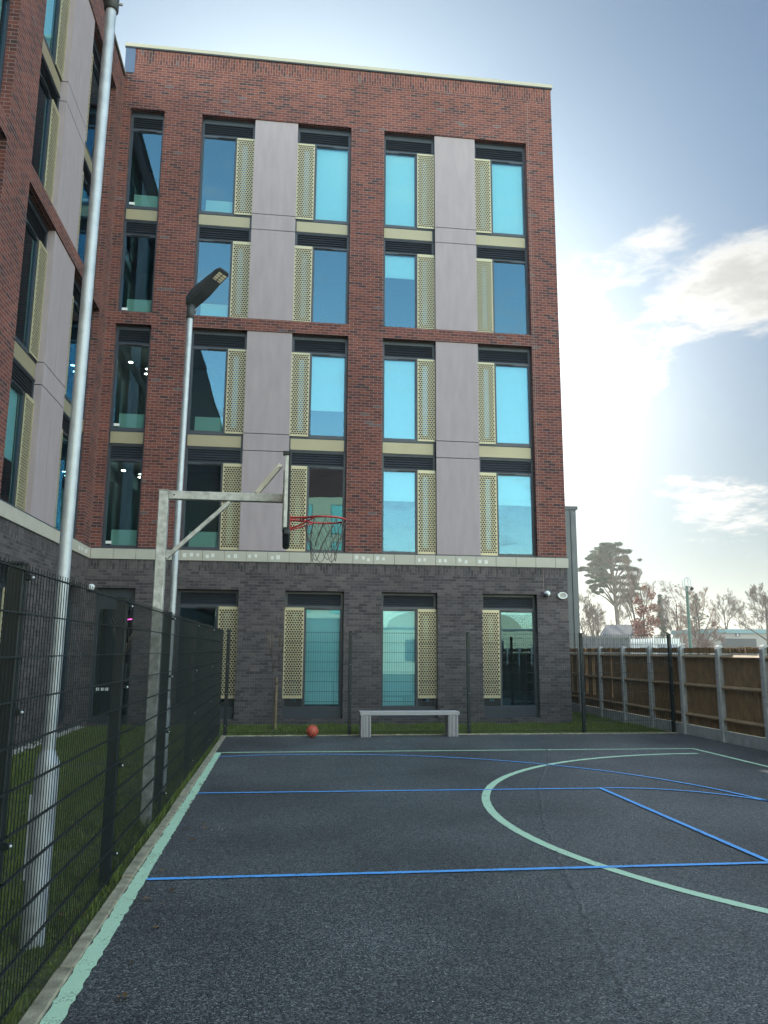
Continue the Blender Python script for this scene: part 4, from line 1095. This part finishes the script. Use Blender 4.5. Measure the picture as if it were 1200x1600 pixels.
# dark flat-roofed shed in front of it
YS = 50; p0, p1 = at(898, 1000, YS), at(984, 1000, YS); zs = Z(940, 994, YS)
sh = thing('shed', 'dark blue grey flat-roofed shed just above the far end of the timber fence', 'shed', ((p0.x + p1.x) / 2, YS, -.03)); hw = (p1.x - p0.x) / 2
mb = MB(); mb.box(-hw, hw, 0, 5, 0, zs - .1)
for i in range(14): mb.box(-hw + i * hw / 7, -hw + i * hw / 7 + .03, -.03, 0, 0, zs - .1)
mb.build('wall', mat('blue grey sheet metal', (.05, .06, .08), .55), sh); mb = MB(); mb.box(-hw - .1, hw + .1, -.1, 5.1, zs - .1, zs + .04); mb.build('roof', M['seam'], sh)
# pale palisade fence
YA = 46; p0, p1 = at(984, 1000, YA), at(1070, 1000, YA); zp = Z(1020, 993, YA)
pf = thing('palisade_fence', 'pale steel palisade fence beyond the timber fence', 'fence', (p0.x, YA, -.03))
mb = MB(); n = int((p1.x - p0.x) / .16)
for i in range(n):
    x = i * .16; mb.box(x, x + .065, 0, .01, .05, zp - .1); mb.face([(x, 0, zp - .1), (x + .065, 0, zp - .1), (x + .032, 0, zp)]); mb.face([(x + .065, .01, zp - .1), (x, .01, zp - .1), (x + .032, .01, zp)])
mb.build('pales', mat('pale galvanised pales', (.30, .30, .29), .5), pf)
mb = MB(); mb.box(0, p1.x - p0.x, .012, .05, .4, .46); mb.box(0, p1.x - p0.x, .012, .05, zp - .5, zp - .44); mb.build('rail', M['galv'], pf)
# white van
YV = 52; c = at(1042, 1000, YV); zv = Z(1042, 997, YV)
va = thing('parked_van', 'white and blue van parked at the right end of the palisade', 'van', (c.x, YV, -.03))
mb = MB(); k = 1.75
prof = [(-1, .35), (1, .35), (1, zv - .25), (.92, zv), (-.92, zv), (-1, zv - .25)]
for y0, y1 in ((0, 4.6),):
    for i in range(6):
        a, b = prof[i], prof[(i + 1) % 6]; mb.face([(a[0], y0, a[1]), (b[0], y0, b[1]), (b[0], y1, b[1]), (a[0], y1, a[1])][::-1])
    mb.face([(p_[0], y0, p_[1]) for p_ in prof]); mb.face([(p_[0], y1, p_[1]) for p_ in prof][::-1])
mb.build('body', M['white'], va)
mb = MB(); mb.box(-.75, -.05, -.02, 0, 1.4, zv - .35); mb.box(.05, .75, -.02, 0, 1.4, zv - .35); mb.build('rear_window', mat('blue van glass', (.06, .12, .24), .15), va)
for sx_ in (-.8, .8):
    for sy in (.9, 3.7):
        mb = MB(); mb.lathe([(0, -.1), (.33, -.1), (.33, .1), (0, .1)], (sx_, sy, .33), 16, axis='x'); mb.build('wheel', M['black'], va)

# ------------------------------------------------------------------ buildings behind the camera that the windows mirror
ob = thing('brick_block', 'sunlit brick and cream block behind the viewer, mirrored in the windows beside the hoop', 'building', (1.5, -14, 0))
mb = MB(); mb.box(-6, 3.6, -10, 0, 12.2, 15.0); mb.build('parapet', M['red'], ob)
mb = MB(); mb.box(-6, 3.6, -10, -.02, 0, 12.2); mb.build('wall', M['cream'], ob)
for i in range(4):
    for zz in (4.2, 7.0, 9.6):
        mb = MB(); x = -5 + i * 2.2; mb.box(x, x + .9, -.03, .02, zz, zz + 2.1); mb.box(x + .05, x + .85, .02, .025, zz + .05, zz + 2.05, 1); mb.build('window', [M['frame'], mat('blind behind glass', (.30, .80, .66), .3)], ob)
mb = MB(); mb.box(-6, 3.6, -.02, .03, 0, 3.9); mb.build('plinth', M['dark'], ob)
pv = thing('cream_pavilion', 'low cream rendered building with arched gables behind the viewer, mirrored in the ground floor windows', 'building', (12, -22, 0))
mb = MB(); mb.box(-10.5, 8, -8, 0, 0, 3.4)
for gx in (-7.5, -1.5, 4.5):
    n = 14; pts = [(gx + 2.4 * math.cos(math.pi * i / n), 3.4 + 1.4 * math.sin(math.pi * i / n)) for i in range(n + 1)]
    mb.face([(x, 0.05, z) for x, z in pts][::-1]); mb.face([(x, -.3, z) for x, z in pts])
    for i in range(n): mb.face([(pts[i][0], .05, pts[i][1]), (pts[i + 1][0], .05, pts[i + 1][1]), (pts[i + 1][0], -.3, pts[i + 1][1]), (pts[i][0], -.3, pts[i][1])])
mb.build('wall', M['cream'], pv)
mb = MB(); mb.box(-10.7, 8.2, -8.2, .1, 3.4, 3.55); mb.build('roof', M['roof'], pv)
for gx in (-7.5, -1.5, 4.5):
    mb = MB(); mb.box(gx - 1, gx + 1, .0, .06, .9, 2.6); mb.build('window', M['frame'], pv)

# ------------------------------------------------------------------ air
HZ = .0009
hm = bpy.data.materials.new('thin haze'); hm.use_nodes = True; nn = hm.node_tree.nodes
nn.remove(nn['Principled BSDF']); pvn = nn.new('ShaderNodeVolumePrincipled'); pvn.inputs['Color'].default_value = (.93, .95, .96, 1); pvn.inputs['Density'].default_value = HZ; pvn.inputs['Anisotropy'].default_value = .5
hm.node_tree.links.new(pvn.outputs[0], nn['Material Output'].inputs['Volume'])
mb = MB(); mb.box(-420, 420, -420, 420, -1.2, 19)
tag(mb.build('haze', hm), kind='stuff')
# ------------------------------------------------------------------ light
SUN_EL, SUN_AZ = R(25), R(.5)         # azimuth measured from +Y towards +X: the sun stands behind the main block
sd = Vector((math.sin(SUN_AZ) * math.cos(SUN_EL), math.cos(SUN_AZ) * math.cos(SUN_EL), math.sin(SUN_EL)))
sl = bpy.data.lights.new('sun', 'SUN'); sl.energy = 4.0; sl.angle = R(.6); sl.color = (1, .93, .80)
so = bpy.data.objects.new('sun', sl); COL.objects.link(so); so.rotation_euler = sd.to_track_quat('Z', 'Y').to_euler()
wd = bpy.data.worlds.new('World'); S.world = wd; wd.use_nodes = True
N = wd.node_tree.nodes; L = wd.node_tree.links; bg = N['Background']
f = lambda op, a, b=None, c=None: math_node(N, L, op, a, b, c)
sky = N.new('ShaderNodeTexSky'); sky.sky_type = 'NISHITA'; sky.sun_disc = False
sky.sun_elevation = SUN_EL; sky.sun_rotation = SUN_AZ; sky.air_density = 1.0; sky.dust_density = 1.2; sky.ozone_density = 1.6
tc = N.new('ShaderNodeTexCoord'); gen = tc.outputs['Generated']
nrm = N.new('ShaderNodeVectorMath'); nrm.operation = 'NORMALIZE'; L.new(gen, nrm.inputs[0]); dv = nrm.outputs[0]
sp = N.new('ShaderNodeSeparateXYZ'); L.new(dv, sp.inputs[0])
# thin bright veil round the sun
dt = N.new('ShaderNodeVectorMath'); dt.operation = 'DOT_PRODUCT'; L.new(dv, dt.inputs[0]); dt.inputs[1].default_value = sd
dp = f('MAXIMUM', dt.outputs['Value'], 0.0)
veil = f('ADD', f('ADD', f('MULTIPLY', f('POWER', dp, 5.0), .40), f('MULTIPLY', f('POWER', dp, 14.0), 1.15)), f('MULTIPLY', f('POWER', dp, 45.0), 2.5))
# broken cumulus on the right-hand side of the sky
den = f('ADD', f('MAXIMUM', sp.outputs[2], 0.0), .18)
pl = N.new('ShaderNodeCombineXYZ'); L.new(f('DIVIDE', sp.outputs[0], den), pl.inputs[0]); L.new(f('DIVIDE', sp.outputs[1], den), pl.inputs[1]); L.new(f('MULTIPLY', sp.outputs[2], 2.5), pl.inputs[2])
nz = N.new('ShaderNodeTexNoise'); nz.inputs['Scale'].default_value = 4.2; nz.inputs['Detail'].default_value = 9; nz.inputs['Roughness'].default_value = .6; nz.inputs['Distortion'].default_value = .15
L.new(pl.outputs[0], nz.inputs['Vector'])
bias = None
for (px, py, rad, amp) in ((985, 385, .055, .85), (1040, 365, .04, .7), (1120, 455, .065, 1.1), (1190, 420, .06, 1.0), (1060, 500, .04, .8), (920, 470, .06, .5), (930, 570, .06, .7), (985, 605, .05, .95), (1030, 590, .03, .8), (930, 690, .07, .6), (1075, 765, .045, 1.0), (1190, 775, .05, .9), (1120, 800, .04, .6), (1260, 500, .08, .8), (1130, 640, .10, -1.3), (1090, 560, .05, -.5), (1000, 250, .12, -.6), (1150, 230, .12, -.7), (970, 465, .02, -.5)):
    d = ray(px, py).normalized()
    ds = N.new('ShaderNodeVectorMath'); ds.operation = 'DISTANCE'; L.new(dv, ds.inputs[0]); ds.inputs[1].default_value = d
    q = f('DIVIDE', ds.outputs['Value'], rad); g = f('MULTIPLY', f('EXPONENT', f('MULTIPLY', f('MULTIPLY', q, q), -1.0)), amp)
    bias = g if bias is None else f('ADD', bias, g)
fm = N.new('ShaderNodeMapRange'); fm.interpolation_type = 'SMOOTHSTEP'; fm.inputs[1].default_value = -.15; fm.inputs[2].default_value = .55; fm.inputs[3].default_value = 3.6; fm.inputs[4].default_value = .27; L.new(sp.outputs[1], fm.inputs[0])  # sky behind the camera boosted as added fill light, sky ahead dimmed
sks = N.new('ShaderNodeVectorMath'); sks.operation = 'SCALE'; L.new(sky.outputs[0], sks.inputs[0]); lowf = N.new('ShaderNodeMapRange'); lowf.interpolation_type = 'SMOOTHSTEP'; lowf.inputs[1].default_value = .05; lowf.inputs[2].default_value = .60; lowf.inputs[3].default_value = .50; lowf.inputs[4].default_value = 1.0; L.new(sp.outputs[2], lowf.inputs[0])
back = f('MULTIPLY_ADD', f('LESS_THAN', sp.outputs[1], .2), f('SUBTRACT', 1.0, lowf.outputs[0]), lowf.outputs[0])
L.new(f('MULTIPLY', fm.outputs[0], back), sks.inputs['Scale'])
tintm = N.new('ShaderNodeMix'); tintm.data_type = 'RGBA'; tm = N.new('ShaderNodeMapRange'); tm.inputs[1].default_value = -.1; tm.inputs[2].default_value = .5; L.new(sp.outputs[1], tm.inputs[0]); L.new(tm.outputs[0], tintm.inputs[0])
tintm.inputs[6].default_value = (1.30, 1.10, .78, 1); tintm.inputs[7].default_value = (.78, 1.02, 1.16, 1)
skt = N.new('ShaderNodeVectorMath'); skt.operation = 'MULTIPLY'; L.new(sks.outputs[0], skt.inputs[0]); L.new(tintm.outputs[2], skt.inputs[1])
n2 = N.new('ShaderNodeTexNoise'); n2.inputs['Scale'].default_value = 15; n2.inputs['Detail'].default_value = 8; n2.inputs['Roughness'].default_value = .62; n2.inputs['Distortion'].default_value = .3; L.new(pl.outputs[0], n2.inputs['Vector'])
cl = f('ADD', f('ADD', f('MULTIPLY', f('SUBTRACT', nz.outputs['Fac'], .5), 3.0), f('MULTIPLY', f('SUBTRACT', n2.outputs['Fac'], .5), 1.9)), f('ADD', f('SUBTRACT', f('MULTIPLY', bias, 1.25), .85), f('MULTIPLY', f('LESS_THAN', sp.outputs[1], 0.0), .42)))  # last term adds unseen clouds behind the camera to vary pane reflections
cm1 = N.new('ShaderNodeMapRange'); cm1.interpolation_type = 'SMOOTHSTEP'; cm1.inputs[1].default_value = -.45; cm1.inputs[2].default_value = .60; L.new(cl, cm1.inputs[0])
thick = N.new('ShaderNodeMapRange'); thick.interpolation_type = 'SMOOTHSTEP'; thick.inputs[1].default_value = .25; thick.inputs[2].default_value = 1.25; thick.inputs[3].default_value = 1.0; thick.inputs[4].default_value = .66; L.new(cl, thick.inputs[0])
ccol = N.new('ShaderNodeVectorMath'); ccol.operation = 'SCALE'; ccol.inputs[0].default_value = (2.85, 2.8, 2.68)
cback = N.new('ShaderNodeMapRange'); cback.inputs[1].default_value = -.1; cback.inputs[2].default_value = .5; cback.inputs[3].default_value = 3.4; cback.inputs[4].default_value = 1.0; L.new(sp.outputs[1], cback.inputs[0])
L.new(f('MULTIPLY', thick.outputs[0], cback.outputs[0]), ccol.inputs['Scale'])
mx = N.new('ShaderNodeMix'); mx.data_type = 'RGBA'; L.new(cm1.outputs[0], mx.inputs[0]); L.new(skt.outputs[0], mx.inputs[6]); L.new(ccol.outputs[0], mx.inputs[7])
# glare of the sunlit cloud bank beside the building, and warm haze low down
gd = N.new('ShaderNodeVectorMath'); gd.operation = 'DOT_PRODUCT'; L.new(dv, gd.inputs[0]); gd.inputs[1].default_value = ray(860, 650).normalized()
glare = f('MULTIPLY', f('POWER', f('MAXIMUM', gd.outputs['Value'], 0.0), 70.0), 2.3)
low = f('MULTIPLY', f('EXPONENT', f('MULTIPLY', f('MAXIMUM', sp.outputs[2], 0.0), -9.0)), f('MULTIPLY', f('MAXIMUM', sp.outputs[1], 0.0), 1.6))
def scaled(c, val):
    n_ = N.new('ShaderNodeVectorMath'); n_.operation = 'SCALE'; n_.inputs[0].default_value = c; L.new(val, n_.inputs['Scale']); return n_.outputs[0]
def plus(a, b):
    n_ = N.new('ShaderNodeVectorMath'); n_.operation = 'ADD'; L.new(a, n_.inputs[0]); L.new(b, n_.inputs[1]); return n_.outputs[0]
total = plus(plus(plus(mx.outputs[2], scaled((.88, 1.0, 1.02), veil)), scaled((1.0, .97, .88), glare)), scaled((1.0, .90, .70), low))
L.new(total, bg.inputs['Color']); bg.inputs['Strength'].default_value = .10

S.view_settings.view_transform = 'Standard'; S.view_settings.look = 'None'; S.view_settings.gamma = 1
S.view_settings.exposure = 1.52
S.cycles.max_bounces = 8; S.cycles.transparent_max_bounces = 12; S.cycles.sample_clamp_indirect = 4
